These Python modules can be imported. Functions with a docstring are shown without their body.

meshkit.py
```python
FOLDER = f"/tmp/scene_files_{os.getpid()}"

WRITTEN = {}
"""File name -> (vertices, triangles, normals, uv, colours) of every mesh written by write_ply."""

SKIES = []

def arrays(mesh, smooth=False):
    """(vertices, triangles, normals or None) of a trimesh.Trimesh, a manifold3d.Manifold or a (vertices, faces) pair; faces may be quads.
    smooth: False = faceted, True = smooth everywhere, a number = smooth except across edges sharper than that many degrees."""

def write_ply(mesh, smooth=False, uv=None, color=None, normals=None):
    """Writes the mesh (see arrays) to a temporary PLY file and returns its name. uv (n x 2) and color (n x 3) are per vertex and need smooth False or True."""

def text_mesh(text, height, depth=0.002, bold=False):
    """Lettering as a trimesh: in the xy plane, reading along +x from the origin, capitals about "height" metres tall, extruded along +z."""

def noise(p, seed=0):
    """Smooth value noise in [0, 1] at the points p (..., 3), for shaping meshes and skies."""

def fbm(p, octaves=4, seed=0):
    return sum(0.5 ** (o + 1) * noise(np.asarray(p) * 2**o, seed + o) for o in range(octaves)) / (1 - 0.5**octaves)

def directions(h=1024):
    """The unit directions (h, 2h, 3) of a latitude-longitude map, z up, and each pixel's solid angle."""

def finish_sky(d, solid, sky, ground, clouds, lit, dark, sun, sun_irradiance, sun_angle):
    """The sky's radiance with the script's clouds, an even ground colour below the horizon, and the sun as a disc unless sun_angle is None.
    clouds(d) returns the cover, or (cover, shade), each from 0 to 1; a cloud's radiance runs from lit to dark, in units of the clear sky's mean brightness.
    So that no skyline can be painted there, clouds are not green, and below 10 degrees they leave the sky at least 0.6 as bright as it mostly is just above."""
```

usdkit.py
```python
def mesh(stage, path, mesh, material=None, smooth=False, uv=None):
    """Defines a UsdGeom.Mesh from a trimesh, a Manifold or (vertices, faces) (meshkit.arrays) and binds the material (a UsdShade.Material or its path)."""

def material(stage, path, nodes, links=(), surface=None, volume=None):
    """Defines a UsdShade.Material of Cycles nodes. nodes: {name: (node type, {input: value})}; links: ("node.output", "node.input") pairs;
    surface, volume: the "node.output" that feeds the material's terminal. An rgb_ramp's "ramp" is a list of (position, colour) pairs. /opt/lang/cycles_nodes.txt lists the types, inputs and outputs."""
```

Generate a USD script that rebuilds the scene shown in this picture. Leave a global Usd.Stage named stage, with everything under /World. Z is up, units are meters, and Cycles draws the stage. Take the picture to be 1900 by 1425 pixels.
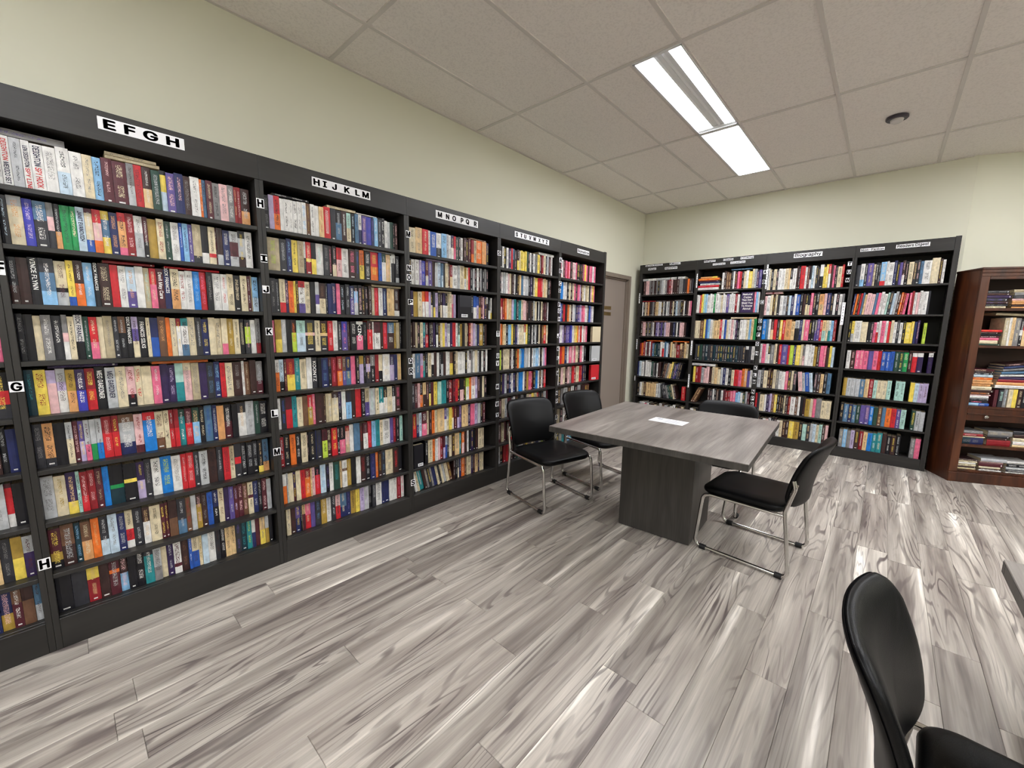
import math, random
import numpy as np, trimesh, usdkit, meshkit
from pxr import Usd, UsdGeom, UsdLux, UsdShade, Gf, Sdf, Vt

stage = Usd.Stage.CreateInMemory()
UsdGeom.SetStageUpAxis(stage, UsdGeom.Tokens.z)
UsdGeom.SetStageMetersPerUnit(stage, 1.0)
UsdGeom.Xform.Define(stage, '/World')
stage.SetDefaultPrim(stage.GetPrimAtPath('/World'))
rnd = random.Random(7)

# ------------------------------------------------------------------ camera, light, exposure
FPX = 761.55                                     # focal length in pixels of the 1900 px wide frame
CAM = np.array([2.7027, -5.7581, 1.3312])
YAW, PITCH, ROLL = -0.7341, -0.1402, 0.0155
_f = np.array([math.sin(YAW) * math.cos(PITCH), math.cos(YAW) * math.cos(PITCH), math.sin(PITCH)])
_r = np.cross(_f, [0, 0, 1]); _r /= np.linalg.norm(_r)
_u = np.cross(_r, _f)
_r, _u = math.cos(ROLL) * _r + math.sin(ROLL) * _u, -math.sin(ROLL) * _r + math.cos(ROLL) * _u
cam = UsdGeom.Camera.Define(stage, '/World/Camera')
cam.CreateHorizontalApertureAttr(36.0)
cam.CreateVerticalApertureAttr(27.0)
cam.CreateFocalLengthAttr(36.0 * FPX / 1900)
cam.CreateClippingRangeAttr(Gf.Vec2f(0.05, 60))
cam.AddTransformOp().Set(Gf.Matrix4d(*_r, 0, *_u, 0, *(-_f), 0, *CAM, 1))
EXPOSURE = 0.9
cam.CreateExposureAttr(EXPOSURE)
LAMP = 17.0                                      # radiance of the troffer lenses
# troffers: (x0, y0) of each 0.305 x 1.2245 m fixture; the first two are in view, the others light the rest of the room
CEIL = 2.9213
TX0, TW, TY0, TL = 0.4569, 0.61, -0.804, 1.2245
LAMPS = [(TX0 + TW * 1.5, TY0 - 2 * TL, 'split'), (TX0 + TW * 1.5, TY0 - TL, 'plain')]
for _i, _j in ((5, 2), (5, 1), (5, 5), (5, 4), (1, 6), (1, 5), (9, 2), (9, 1), (9, 5), (9, 4)):
    LAMPS.append((TX0 + TW * (_i + .5), TY0 - TL * _j, 'plain'))


# ------------------------------------------------------------------ helpers
def lin(c):
    """sRGB 0..255 or '#rrggbb' to linear"""
    if isinstance(c, str):
        c = [int(c[i:i + 2], 16) for i in (1, 3, 5)]
    c = np.asarray(c, float) / 255
    return tuple(np.where(c <= .04045, c / 12.92, ((c + .055) / 1.055) ** 2.4))


_used = {}


def path_for(name, parent=None):
    base = (str(parent.GetPath()) if parent is not None else '/World') + '/' + name
    k = _used.get(base, 0)
    _used[base] = k + 1
    return base if k == 0 else '%s_%03d' % (base, k)


def tag(p, label=None, cat=None, group=None, kind=None):
    p = p.GetPrim() if hasattr(p, 'GetPrim') else p
    for k, v in (('label', label), ('category', cat), ('group', group), ('kind', kind)):
        if v:
            p.SetCustomDataByKey(k, v)
    return p


def obj(name, mesh, mat, parent=None, smooth=False, uv=None):
    return usdkit.mesh(stage, path_for(name, parent), mesh, MAT[mat] if isinstance(mat, str) else mat, smooth=smooth, uv=uv).GetPrim()


def thing(name, label=None, cat=None, loc=(0, 0, 0), rz=0.0, group=None, kind=None, rx=0.0):
    x = UsdGeom.Xform.Define(stage, path_for(name))
    x.AddTranslateOp().Set(Gf.Vec3d(*map(float, loc)))
    if rz:
        x.AddRotateZOp().Set(float(rz))
    if rx:
        x.AddRotateXOp().Set(float(rx))
    return tag(x, label, cat, group, kind)


def sub(name, parent, loc=(0, 0, 0), rz=0.0):
    x = UsdGeom.Xform.Define(stage, path_for(name, parent))
    x.AddTranslateOp().Set(Gf.Vec3d(*map(float, loc)))
    if rz:
        x.AddRotateZOp().Set(float(rz))
    return x.GetPrim()


def cat(ms):
    return trimesh.util.concatenate(ms)


def box(x0, x1, y0, y1, z0, z1, c=0.0):
    """box with chamfered edges of size c"""
    a = np.array([[x0, x1], [y0, y1], [z0, z1]], float)
    a.sort(1)
    if c <= 0:
        m = trimesh.creation.box(extents=a[:, 1] - a[:, 0])
        m.apply_translation(a.mean(1))
        return m
    pts = []
    for i in range(8):
        s = [(i >> k) & 1 for k in range(3)]
        p = np.array([a[k, s[k]] for k in range(3)])
        inn = np.array([c if s[k] == 0 else -c for k in range(3)])
        for k in range(3):
            q = p + inn
            q[k] = p[k]
            pts.append(q)
    return trimesh.convex.convex_hull(np.array(pts))


def round_path(pts, rad, n=6):
    """polyline with rounded corners"""
    pts = [np.array(p, float) for p in pts]
    out = [pts[0]]
    for a, b, c in zip(pts, pts[1:], pts[2:]):
        u, v = a - b, c - b
        lu, lv = np.linalg.norm(u), np.linalg.norm(v)
        u, v = u / lu, v / lv
        ang = math.acos(np.clip(u @ v, -1, 1))
        t = min(rad / max(math.tan(ang / 2), 1e-3), lu * .48, lv * .48)
        p0, p1 = b + u * t, b + v * t
        for k in range(n + 1):
            s = k / n
            out.append((1 - s) ** 2 * p0 + 2 * s * (1 - s) * b + s * s * p1)
    out.append(pts[-1])
    return np.array(out)


def tube(pts, r, n=10, caps=True):
    pts = np.asarray(pts, float)
    t = np.gradient(pts, axis=0)
    t /= np.linalg.norm(t, axis=1, keepdims=True)
    ref = np.array([0, 0, 1.0]) if abs(t[0][2]) < .9 else np.array([0, 1.0, 0])
    nrm = np.cross(t[0], ref); nrm /= np.linalg.norm(nrm)
    v = []
    for p, d in zip(pts, t):
        nrm = nrm - d * (nrm @ d); nrm /= np.linalg.norm(nrm)
        b = np.cross(d, nrm)
        a = np.linspace(0, 2 * np.pi, n, endpoint=False)
        v.append(p + r * (np.outer(np.cos(a), nrm) + np.outer(np.sin(a), b)))
    v = np.vstack(v)
    f = []
    m = len(pts)
    for i in range(m - 1):
        for k in range(n):
            a, b = i * n + k, i * n + (k + 1) % n
            f += [[a, b, b + n], [a, b + n, a + n]]
    if caps:
        v = np.vstack([v, pts[0], pts[-1]])
        for k in range(n):
            f += [[(k + 1) % n, k, len(v) - 2], [(m - 1) * n + k, (m - 1) * n + (k + 1) % n, len(v) - 1]]
    ms = trimesh.Trimesh(v, f, process=False)
    ms.fix_normals()
    return ms


def rrect(w, h, r, n=8):
    out = []
    for cx, cy, a0 in ((w / 2 - r, h / 2 - r, 0), (-w / 2 + r, h / 2 - r, 90), (-w / 2 + r, -h / 2 + r, 180), (w / 2 - r, -h / 2 + r, 270)):
        for k in range(n + 1):
            a = math.radians(a0 + 90 * k / n)
            out.append((cx + r * math.cos(a), cy + r * math.sin(a)))
    # extra points on the straight runs so that bends follow
    res = []
    for a, b in zip(out, out[1:] + out[:1]):
        res.append(a)
        d = math.dist(a, b)
        m = int(d / .03)
        for k in range(1, m + 1):
            res.append((a[0] + (b[0] - a[0]) * k / (m + 1), a[1] + (b[1] - a[1]) * k / (m + 1)))
    return np.array(res)


def pillow(w, h, r, layers, warp):
    """closed pad: rings (scale in, z) of a rounded rectangle, closed at both ends by rings shrinking to the middle"""
    base = rrect(w, h, r)
    rings = []
    for inset, z in layers:
        s = np.array([(w - 2 * inset) / w, (h - 2 * inset) / h])
        rings.append(np.c_[base * s, np.full(len(base), z)])
    z0, z1 = layers[0][1], layers[-1][1]
    lo = [np.c_[rings[0][:, :2] * s, np.full(len(base), z0)] for s in (.02, .3, .6, .85)]
    hi = [np.c_[rings[-1][:, :2] * s, np.full(len(base), z1)] for s in (.85, .6, .3, .02)]
    rings = lo + rings + hi
    n = len(base)
    v = np.vstack(rings)
    f = []
    for i in range(len(rings) - 1):
        for k in range(n):
            a, b = i * n + k, i * n + (k + 1) % n
            f += [[a, b, b + n], [a, b + n, a + n]]
    f += [[0, k + 1, k] for k in range(1, n - 1)]
    o = (len(rings) - 1) * n
    f += [[o, o + k, o + k + 1] for k in range(1, n - 1)]
    v = np.array([warp(*p) for p in v])
    m = trimesh.Trimesh(v, f, process=False)
    m.fix_normals()
    return m


def lathe(profile, n=32):
    return trimesh.creation.revolve(np.array(profile, float), sections=n)


def ray_to(ax, val, x, y):
    """the point of the plane (axis ax at val) that the survey pixel x, y of the photograph falls on"""
    d = _f + _r * (x - 950) / FPX - _u * (y - 712.5) / FPX
    return CAM + (val - CAM[ax]) / d[ax] * d


def pix(X):
    d = np.asarray(X, float) - CAM
    z = d @ _f
    return 950 + FPX * (d @ _r) / z, 712.5 - FPX * (d @ _u) / z


# ------------------------------------------------------------------ materials
MAT = {}


def mat(name, nodes, links, surface='p.BSDF'):
    MAT[name] = usdkit.material(stage, '/World/Looks/' + name, nodes, links, surface=surface)


def plain(name, c, rough=.5, metallic=0.0, spec=.5, **kw):
    mat(name, {'p': ('principled_bsdf', dict(base_color=lin(c), roughness=rough, metallic=metallic, specular_ior_level=spec, **kw))}, [])


def grain(name, stops, sc, rough=.5, fine=(160, 160, 4), bumpd=.0006, spec=.4, dist=.8, rings=9.0, ringfac=.35, seedattr=True, detail=3.0):
    """wood print: broad streaks, cathedral rings and fine fibre, stretched along an axis by sc"""
    n = {'g': ('texture_coordinate', {}), 's': ('attribute', {'attribute': 'seed'}),
         'm': ('mapping', {'scale': sc}), 'a': ('mix_vector', {}), 'add': ('vector_math', {'math_type': 'add'}),
         'n1': ('noise_texture', {'scale': 1.0, 'detail': detail, 'roughness': .55, 'distortion': dist}),
         'k': ('math', {'math_type': 'multiply', 'value2': rings * 6.283}), 'sn': ('math', {'math_type': 'sine'}),
         'r': ('map_range', {'from_min': -1.0, 'from_max': 1.0, 'to_min': 0.0, 'to_max': 1.0}),
         'm2': ('mapping', {'scale': fine}), 'add2': ('vector_math', {'math_type': 'add'}),
         'n2': ('noise_texture', {'scale': 1.0, 'detail': 3.0, 'roughness': .6}),
         'm3': ('mapping', {'scale': tuple(x * 1.35 for x in sc)}), 'add3': ('vector_math', {'math_type': 'add'}),
         'n3': ('noise_texture', {'scale': 1.0, 'detail': 2.0, 'roughness': .5, 'distortion': .3}),
         'x1': ('mix_float', {'fac': ringfac}), 'x2': ('mix_float', {'fac': .28}),
         'ramp': ('rgb_ramp', {'ramp': [(a, lin(b)) for a, b in stops]}),
         'b': ('bump', {'distance': bumpd, 'strength': .5}),
         'p': ('principled_bsdf', {'roughness': rough, 'specular_ior_level': spec})}
    l = [('g.object', 'm.vector'), ('m.vector', 'add.vector1'), ('s.vector', 'add.vector2'), ('add.vector', 'n1.vector'),
         ('n1.fac', 'k.value1'), ('k.value', 'sn.value1'), ('sn.value', 'r.value'),
         ('g.object', 'm2.vector'), ('m2.vector', 'add2.vector1'), ('s.vector', 'add2.vector2'), ('add2.vector', 'n2.vector'),
         ('g.object', 'm3.vector'), ('m3.vector', 'add3.vector1'), ('s.vector', 'add3.vector2'), ('add3.vector', 'n3.vector'),
         ('n3.fac', 'x1.a'), ('r.result', 'x1.b'), ('x1.result', 'x2.a'), ('n2.fac', 'x2.b'),
         ('x2.result', 'ramp.fac'), ('ramp.color', 'p.base_color'), ('n2.fac', 'b.height'), ('b.normal', 'p.normal')]
    n.pop('a')
    mat(name, n, l)


def seeded(prim, s):
    UsdGeom.PrimvarsAPI(prim).CreatePrimvar('seed', Sdf.ValueTypeNames.Vector3fArray, 'constant').Set(Vt.Vec3fArray([Gf.Vec3f(*map(float, s))]))
    return prim


# wall paint with a faint roller texture
def paint(name, c, rough=.75, sc=260.0, d=.0006):
    mat(name, {'g': ('texture_coordinate', {}), 'n': ('noise_texture', {'scale': sc, 'detail': 2.0}), 'b': ('bump', {'distance': d, 'strength': .25}),
               'p': ('principled_bsdf', {'base_color': lin(c), 'roughness': rough, 'specular_ior_level': .25})},
        [('g.object', 'n.vector'), ('n.fac', 'b.height'), ('b.normal', 'p.normal')])


paint('wall_paint', (217, 215, 196))
paint('door_paint', (145, 133, 124), .5, 120, .0003)
paint('frame_paint', (132, 120, 108), .45, 120, .0003)
mat('ceiling_tile', {'g': ('texture_coordinate', {}), 'n': ('noise_texture', {'scale': 330.0, 'detail': 2.0}), 'n2': ('noise_texture', {'scale': 90.0, 'detail': 1.0}),
                     'r': ('rgb_ramp', {'ramp': [(.3, lin((232, 226, 220))), (.55, lin((242, 236, 230)))]}), 'b': ('bump', {'distance': .001, 'strength': .4}),
                     'p': ('principled_bsdf', {'roughness': .95, 'specular_ior_level': .1})},
    [('g.object', 'n.vector'), ('g.object', 'n2.vector'), ('n2.fac', 'r.fac'), ('r.color', 'p.base_color'), ('n.fac', 'b.height'), ('b.normal', 'p.normal')])
plain('tee_white', (215, 209, 203), .5)
plain('lamp_white', (225, 226, 228), .35)
plain('channel_grey', (238, 241, 243), .4, spec=.4)
plain('steel_frame', (228, 228, 228), .35)
mat('lamp_lens', {'e': ('emission', {'color': (.965, .98, 1.03), 'strength': LAMP})}, [], 'e.emission')
mat('floor_plank', {'g': ('texture_coordinate', {}), 's': ('attribute', {'attribute': 'seed'}),
                    'm': ('mapping', {'scale': (7.5, .62, 1.0)}), 'add': ('vector_math', {'math_type': 'add'}), 'n1': ('noise_texture', {'scale': 1.0, 'detail': 2.5, 'roughness': .5, 'distortion': .55}),
                    'k': ('math', {'math_type': 'multiply', 'value2': 95.0}), 'sn': ('math', {'math_type': 'sine'}), 'ln': ('map_range', {'range_type': 'smoothstep', 'from_min': .25, 'from_max': 1.0, 'to_min': 0.0, 'to_max': 1.0}),
                    'm2': ('mapping', {'scale': (150.0, 3.5, 1.0)}), 'add2': ('vector_math', {'math_type': 'add'}), 'n2': ('noise_texture', {'scale': 1.0, 'detail': 3.0, 'roughness': .6}),
                    'm3': ('mapping', {'scale': (13.0, .7, 1.0)}), 'add3': ('vector_math', {'math_type': 'add'}), 'n3': ('noise_texture', {'scale': 1.0, 'detail': 3.0, 'roughness': .5, 'distortion': .35}),
                    'm4': ('mapping', {'scale': (9.0, 2.2, 1.0)}), 'add4': ('vector_math', {'math_type': 'add'}), 'n4': ('noise_texture', {'scale': 1.0, 'detail': 2.0}), 'r4': ('map_range', {'from_min': .42, 'from_max': .62, 'to_min': .12, 'to_max': .72}),
                    'lm': ('math', {'math_type': 'multiply'}), 'lx': ('mix', {'color2': lin((92, 82, 80))}),
                    'ramp': ('rgb_ramp', {'ramp': [(.26, lin((104, 95, 90))), (.4, lin((146, 137, 129))), (.54, lin((174, 166, 156))), (.63, lin((194, 186, 175))), (.7, lin((240, 233, 222)))]}),
                    'fr': ('map_range', {'from_min': .3, 'from_max': .7, 'to_min': .86, 'to_max': 1.1}), 'sx': ('separate_xyz', {}), 'tone': ('map_range', {'from_min': 0.0, 'from_max': 90.0, 'to_min': .86, 'to_max': 1.16}),
                    'tm': ('math', {'math_type': 'multiply'}), 'hv': ('hsv', {}), 'b': ('bump', {'distance': .0002, 'strength': .4}),
                    'p': ('principled_bsdf', {'roughness': .4, 'specular_ior_level': .45})},
    [('g.object', 'm.vector'), ('m.vector', 'add.vector1'), ('s.vector', 'add.vector2'), ('add.vector', 'n1.vector'), ('n1.fac', 'k.value1'), ('k.value', 'sn.value1'), ('sn.value', 'ln.value'),
     ('g.object', 'm2.vector'), ('m2.vector', 'add2.vector1'), ('s.vector', 'add2.vector2'), ('add2.vector', 'n2.vector'),
     ('g.object', 'm3.vector'), ('m3.vector', 'add3.vector1'), ('s.vector', 'add3.vector2'), ('add3.vector', 'n3.vector'),
     ('g.object', 'm4.vector'), ('m4.vector', 'add4.vector1'), ('s.vector', 'add4.vector2'), ('add4.vector', 'n4.vector'), ('n4.fac', 'r4.value'),
     ('ln.result', 'lm.value1'), ('r4.result', 'lm.value2'), ('n3.fac', 'ramp.fac'), ('ramp.color', 'lx.color1'), ('lm.value', 'lx.fac'),
     ('n2.fac', 'fr.value'), ('s.vector', 'sx.vector'), ('sx.x', 'tone.value'), ('fr.result', 'tm.value1'), ('tone.result', 'tm.value2'), ('tm.value', 'hv.value'), ('lx.color', 'hv.color'),
     ('hv.color', 'p.base_color'), ('n2.fac', 'b.height'), ('b.normal', 'p.normal')])
plain('subfloor', (96, 90, 86), .8)
grain('table_laminate', [(.25, (84, 78, 74)), (.42, (118, 111, 106)), (.58, (142, 135, 129)), (.72, (172, 165, 158))],
      (6.0, .8, 6.0), rough=.33, fine=(140, 5, 140), rings=4.0, ringfac=.16, spec=.5, bumpd=.0002)
grain('table_dark', [(.25, (42, 40, 37)), (.45, (56, 53, 50)), (.6, (68, 65, 61)), (.8, (86, 82, 77))],
      (9.0, 9.0, .7), rough=.4, fine=(140, 140, 5), rings=4.0, ringfac=.12, spec=.45, bumpd=.0002)
grain('espresso', [(.25, (29, 27, 26)), (.5, (38, 36, 34)), (.75, (48, 45, 43))], (9.0, 1.2, 9.0), rough=.42, fine=(190, 6, 190), rings=4.0, ringfac=.1, spec=.45, bumpd=.0003)
grain('espresso_upright', [(.25, (29, 27, 26)), (.5, (38, 36, 34)), (.75, (48, 45, 43))], (9.0, 9.0, 1.2), rough=.42, fine=(190, 190, 6), rings=4.0, ringfac=.1, spec=.45, bumpd=.0003)
grain('espresso_back', [(.25, (29, 27, 26)), (.5, (38, 36, 34)), (.75, (48, 45, 43))], (1.2, 9.0, 9.0), rough=.42, fine=(6, 190, 190), rings=4.0, ringfac=.1, spec=.45, bumpd=.0003)
plain('espresso_inner', (34, 32, 31), .6, spec=.3)
grain('mahogany', [(.25, (38, 16, 7)), (.45, (60, 28, 12)), (.62, (80, 40, 18)), (.8, (98, 54, 26))], (7.0, 7.0, .9), rough=.38, fine=(120, 120, 4), rings=4.0, ringfac=.16, spec=.5, bumpd=.0003)
plain('mahogany_inner', (58, 34, 22), .55)
plain('chrome', (205, 203, 200), .13, 1.0)
plain('brass', (150, 128, 84), .35, .8)
plain('rubber', (18, 17, 18), .6)
plain('shell_plastic', (6, 6, 7), .42, spec=.15)
mat('vinyl', {'g': ('texture_coordinate', {}), 'v': ('voronoi_texture', {'scale': 420.0}), 'b': ('bump', {'distance': .0006, 'strength': .35}),
              'p': ('principled_bsdf', {'base_color': lin((9, 9, 10)), 'roughness': .4, 'specular_ior_level': .2})},
    [('g.object', 'v.vector'), ('v.distance', 'b.height'), ('b.normal', 'p.normal')])
plain('paper_white', (238, 238, 240), .6, spec=.3)
plain('ink_black', (16, 15, 18), .6, spec=.3)
plain('ink_white', (235, 233, 228), .6, spec=.3)
plain('ink_red', (196, 60, 60), .6, spec=.3)
plain('ink_navy', (34, 32, 60), .6, spec=.3)
plain('detector_dark', (58, 52, 62), .4)
plain('detector_white', (205, 200, 196), .45)
mat('pages', {'g': ('texture_coordinate', {}), 'm': ('mapping', {'scale': (8, 900, 900)}), 'n': ('noise_texture', {'scale': 1.0, 'detail': 1.0}),
              'r': ('rgb_ramp', {'ramp': [(.3, lin((176, 158, 126))), (.7, lin((218, 204, 176)))]}), 'p': ('principled_bsdf', {'roughness': .85, 'specular_ior_level': .1})},
    [('g.object', 'm.vector'), ('m.vector', 'n.vector'), ('n.fac', 'r.fac'), ('r.color', 'p.base_color')])
# printed covers: colours come from the mesh (tint, ink), lettering too small to read from noise inside the title zone
mat('printed_cover', {'t': ('attribute', {'attribute': 'tint'}), 'k': ('attribute', {'attribute': 'ink'}), 's': ('attribute', {'attribute': 'print_place'}),
                      'x': ('separate_xyz', {}), 'm': ('mapping', {'scale': (420.0, 520.0, 0.0)}), 'off': ('combine_xyz', {}), 'fr': ('math', {'math_type': 'fraction'}),
                      'fl': ('math', {'math_type': 'floor'}), 'sd': ('math', {'math_type': 'multiply', 'value2': 91.0}), 'ad': ('vector_math', {'math_type': 'add'}),
                      'n': ('noise_texture', {'scale': 1.0, 'detail': 0.0}), 'g': ('map_range', {'from_min': .5, 'from_max': .58, 'to_min': 0.0, 'to_max': .8}),
                      'mu': ('math', {'math_type': 'multiply'}), 'mx': ('mix', {}),
                      'm2': ('mapping', {'scale': (60.0, 38.0, 0.0)}), 'ad2': ('vector_math', {'math_type': 'add'}), 'n2': ('noise_texture', {'scale': 1.0, 'detail': 2.0}),
                      'mr': ('map_range', {'from_min': .3, 'from_max': .7, 'to_min': .82, 'to_max': 1.12}), 'hv': ('hsv', {}),
                      'p': ('principled_bsdf', {'roughness': .38, 'specular_ior_level': .4})},
    [('s.vector', 'x.vector'), ('s.vector', 'm.vector'), ('x.z', 'fl.value1'), ('x.z', 'fr.value1'), ('fr.value', 'sd.value1'), ('sd.value', 'off.z'), ('m.vector', 'ad.vector1'), ('off.vector', 'ad.vector2'),
     ('ad.vector', 'n.vector'), ('n.fac', 'g.value'), ('g.result', 'mu.value1'), ('fl.value', 'mu.value2'), ('mu.value', 'mx.fac'), ('t.color', 'mx.color1'), ('k.color', 'mx.color2'),
     ('s.vector', 'm2.vector'), ('m2.vector', 'ad2.vector1'), ('off.vector', 'ad2.vector2'), ('ad2.vector', 'n2.vector'), ('n2.fac', 'mr.value'), ('mr.result', 'hv.value'), ('mx.color', 'hv.color'), ('hv.color', 'p.base_color')])

# ------------------------------------------------------------------ the room
BACK_X1 = 3.125                                   # the back wall turns here and runs off at an angle
ANG = math.radians(24.5)
RX, RYF, RYB = 6.6, -8.6, 1.75
DOOR_Y0, DOOR_Y1, DOOR_H = -1.46, -0.36, 2.03


def struct(name, mesh, m, parent=None, **k):
    p = obj(name, mesh, m, parent, **k)
    return tag(p, kind='structure') if parent is None else p


struct('wall_left', cat([box(-.12, 0, RYF, DOOR_Y0, 0, CEIL + .1), box(-.12, 0, DOOR_Y1, 0.12, 0, CEIL + .1), box(-.12, 0, DOOR_Y0, DOOR_Y1, DOOR_H, CEIL + .1)]), 'wall_paint')
struct('wall_back', box(0, BACK_X1 + .03, 0, .12, 0, CEIL + .1), 'wall_paint')
_d = np.array([math.cos(ANG), math.sin(ANG)])
_n = np.array([-_d[1], _d[0]])
_p = np.array([BACK_X1, 0.0])
_q = _p + _d * ((RX - BACK_X1) / _d[0])
poly = [_p, _q, _q + _n * .12, _p + _n * .12]
from shapely.geometry import Polygon
m = trimesh.creation.extrude_polygon(Polygon(poly), CEIL + .1, engine='earcut')
struct('wall_right', m, 'wall_paint')
struct('wall_side', box(RX, RX + .12, RYF, RYB, 0, CEIL + .1), 'wall_paint')
struct('wall_front', box(-.12, RX + .12, RYF - .12, RYF, 0, CEIL + .1), 'wall_paint')

# floor: a slab with the planks laid on it
fl = thing('floor', kind='structure')
obj('subfloor', box(-.05, RX + .05, RYF, RYB, -.06, -.009), 'subfloor', fl)
PW, PL, PX0 = .1405, 1.165, .599
ENDS = {0: -5.33, 1: -4.52, 3: -4.523, 5: -4.52, 6: -4.165, 7: -4.62, 8: -4.16, 9: -4.965, 11: -4.50}
rp = random.Random(3)
shown_planks = []
for c in range(-5, 30):
    x0 = PX0 + c * PW
    off = ENDS.get(c, rp.uniform(-PL, 0))
    k0 = math.floor((RYF - off) / PL)
    y = off + k0 * PL
    while y < .85:
        y0, y1 = max(y, RYF), y + PL
        if not (y1 > RYF):
            y = y1
            continue
        g = .0004
        a, b, c0, c1 = x0 + g, x0 + PW - g, y0 + g, y1 - g
        e = .0014
        v = np.array([[a, c0, -.009], [b, c0, -.009], [b, c1, -.009], [a, c1, -.009], [a, c0, -e], [b, c0, -e], [b, c1, -e], [a, c1, -e],
                      [a + e, c0 + e, 0], [b - e, c0 + e, 0], [b - e, c1 - e, 0], [a + e, c1 - e, 0]])
        f = [[0, 1, 5, 4], [1, 2, 6, 5], [2, 3, 7, 6], [3, 0, 4, 7], [4, 5, 9, 8], [5, 6, 10, 9], [6, 7, 11, 10], [7, 4, 8, 11], [8, 9, 10, 11]]
        seeded(obj('plank', (v, f), 'floor_plank', fl), (rp.uniform(0, 90), rp.uniform(0, 90), rp.uniform(0, 90)))
        y = y1
obj('subfloor', box(PX0 + 30 * PW, RX, RYF, RYB, -.009, -.0005), 'subfloor', fl)

# suspended ceiling: T-bar grid, lay-in tiles, troffers dropped into half cells
ce = thing('ceiling', kind='structure')
gx = [TX0 + TW * i for i in range(0, 11) if TX0 + TW * i < RX]
gy = [TY0 - TL * j for j in range(-1, 8) if TY0 - TL * j > RYF]
xs = [0.0] + gx + [RX]
ysr = [RYB] + gy + [RYF]
T = .0115
for x in gx:
    obj('tee', box(x - T, x + T, RYF, RYB, CEIL, CEIL + .03), 'tee_white', ce)
for y in gy:
    obj('cross_tee', box(0, RX, y - T, y + T, CEIL + .0005, CEIL + .03), 'tee_white', ce)
lampcells = {(round(x, 3), round(y, 3)) for x, y, _k in LAMPS}
for i in range(len(xs) - 1):
    for j in range(len(ysr) - 1):
        a, b, y1, y0 = xs[i], xs[i + 1], ysr[j], ysr[j + 1]
        if (round(a + TW * .5, 3), round(y0, 3)) in lampcells:
            b = a + TW * .5
        obj('tile', box(a + .001, b - .001, y0 + .001, y1 - .001, CEIL + .007, CEIL + .022), 'ceiling_tile', ce)
        if b < xs[i + 1] - .1:
            obj('tee', box(b - T, b + T, y0 + T, y1 - T, CEIL + .0002, CEIL + .03), 'tee_white', ce)
# plenum lid so that no outside dark shows through the joints
obj('slab', box(-.12, RX + .12, RYF - .12, RYB, CEIL + .18, CEIL + .24), 'subfloor', ce)
# wall angle along the two walls in view
obj('wall_angle', box(0, .02, RYF, 0, CEIL - .001, CEIL + .012), 'tee_white', ce)
obj('wall_angle', box(.02, BACK_X1, -.02, 0, CEIL - .001, CEIL + .012), 'tee_white', ce)

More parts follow.
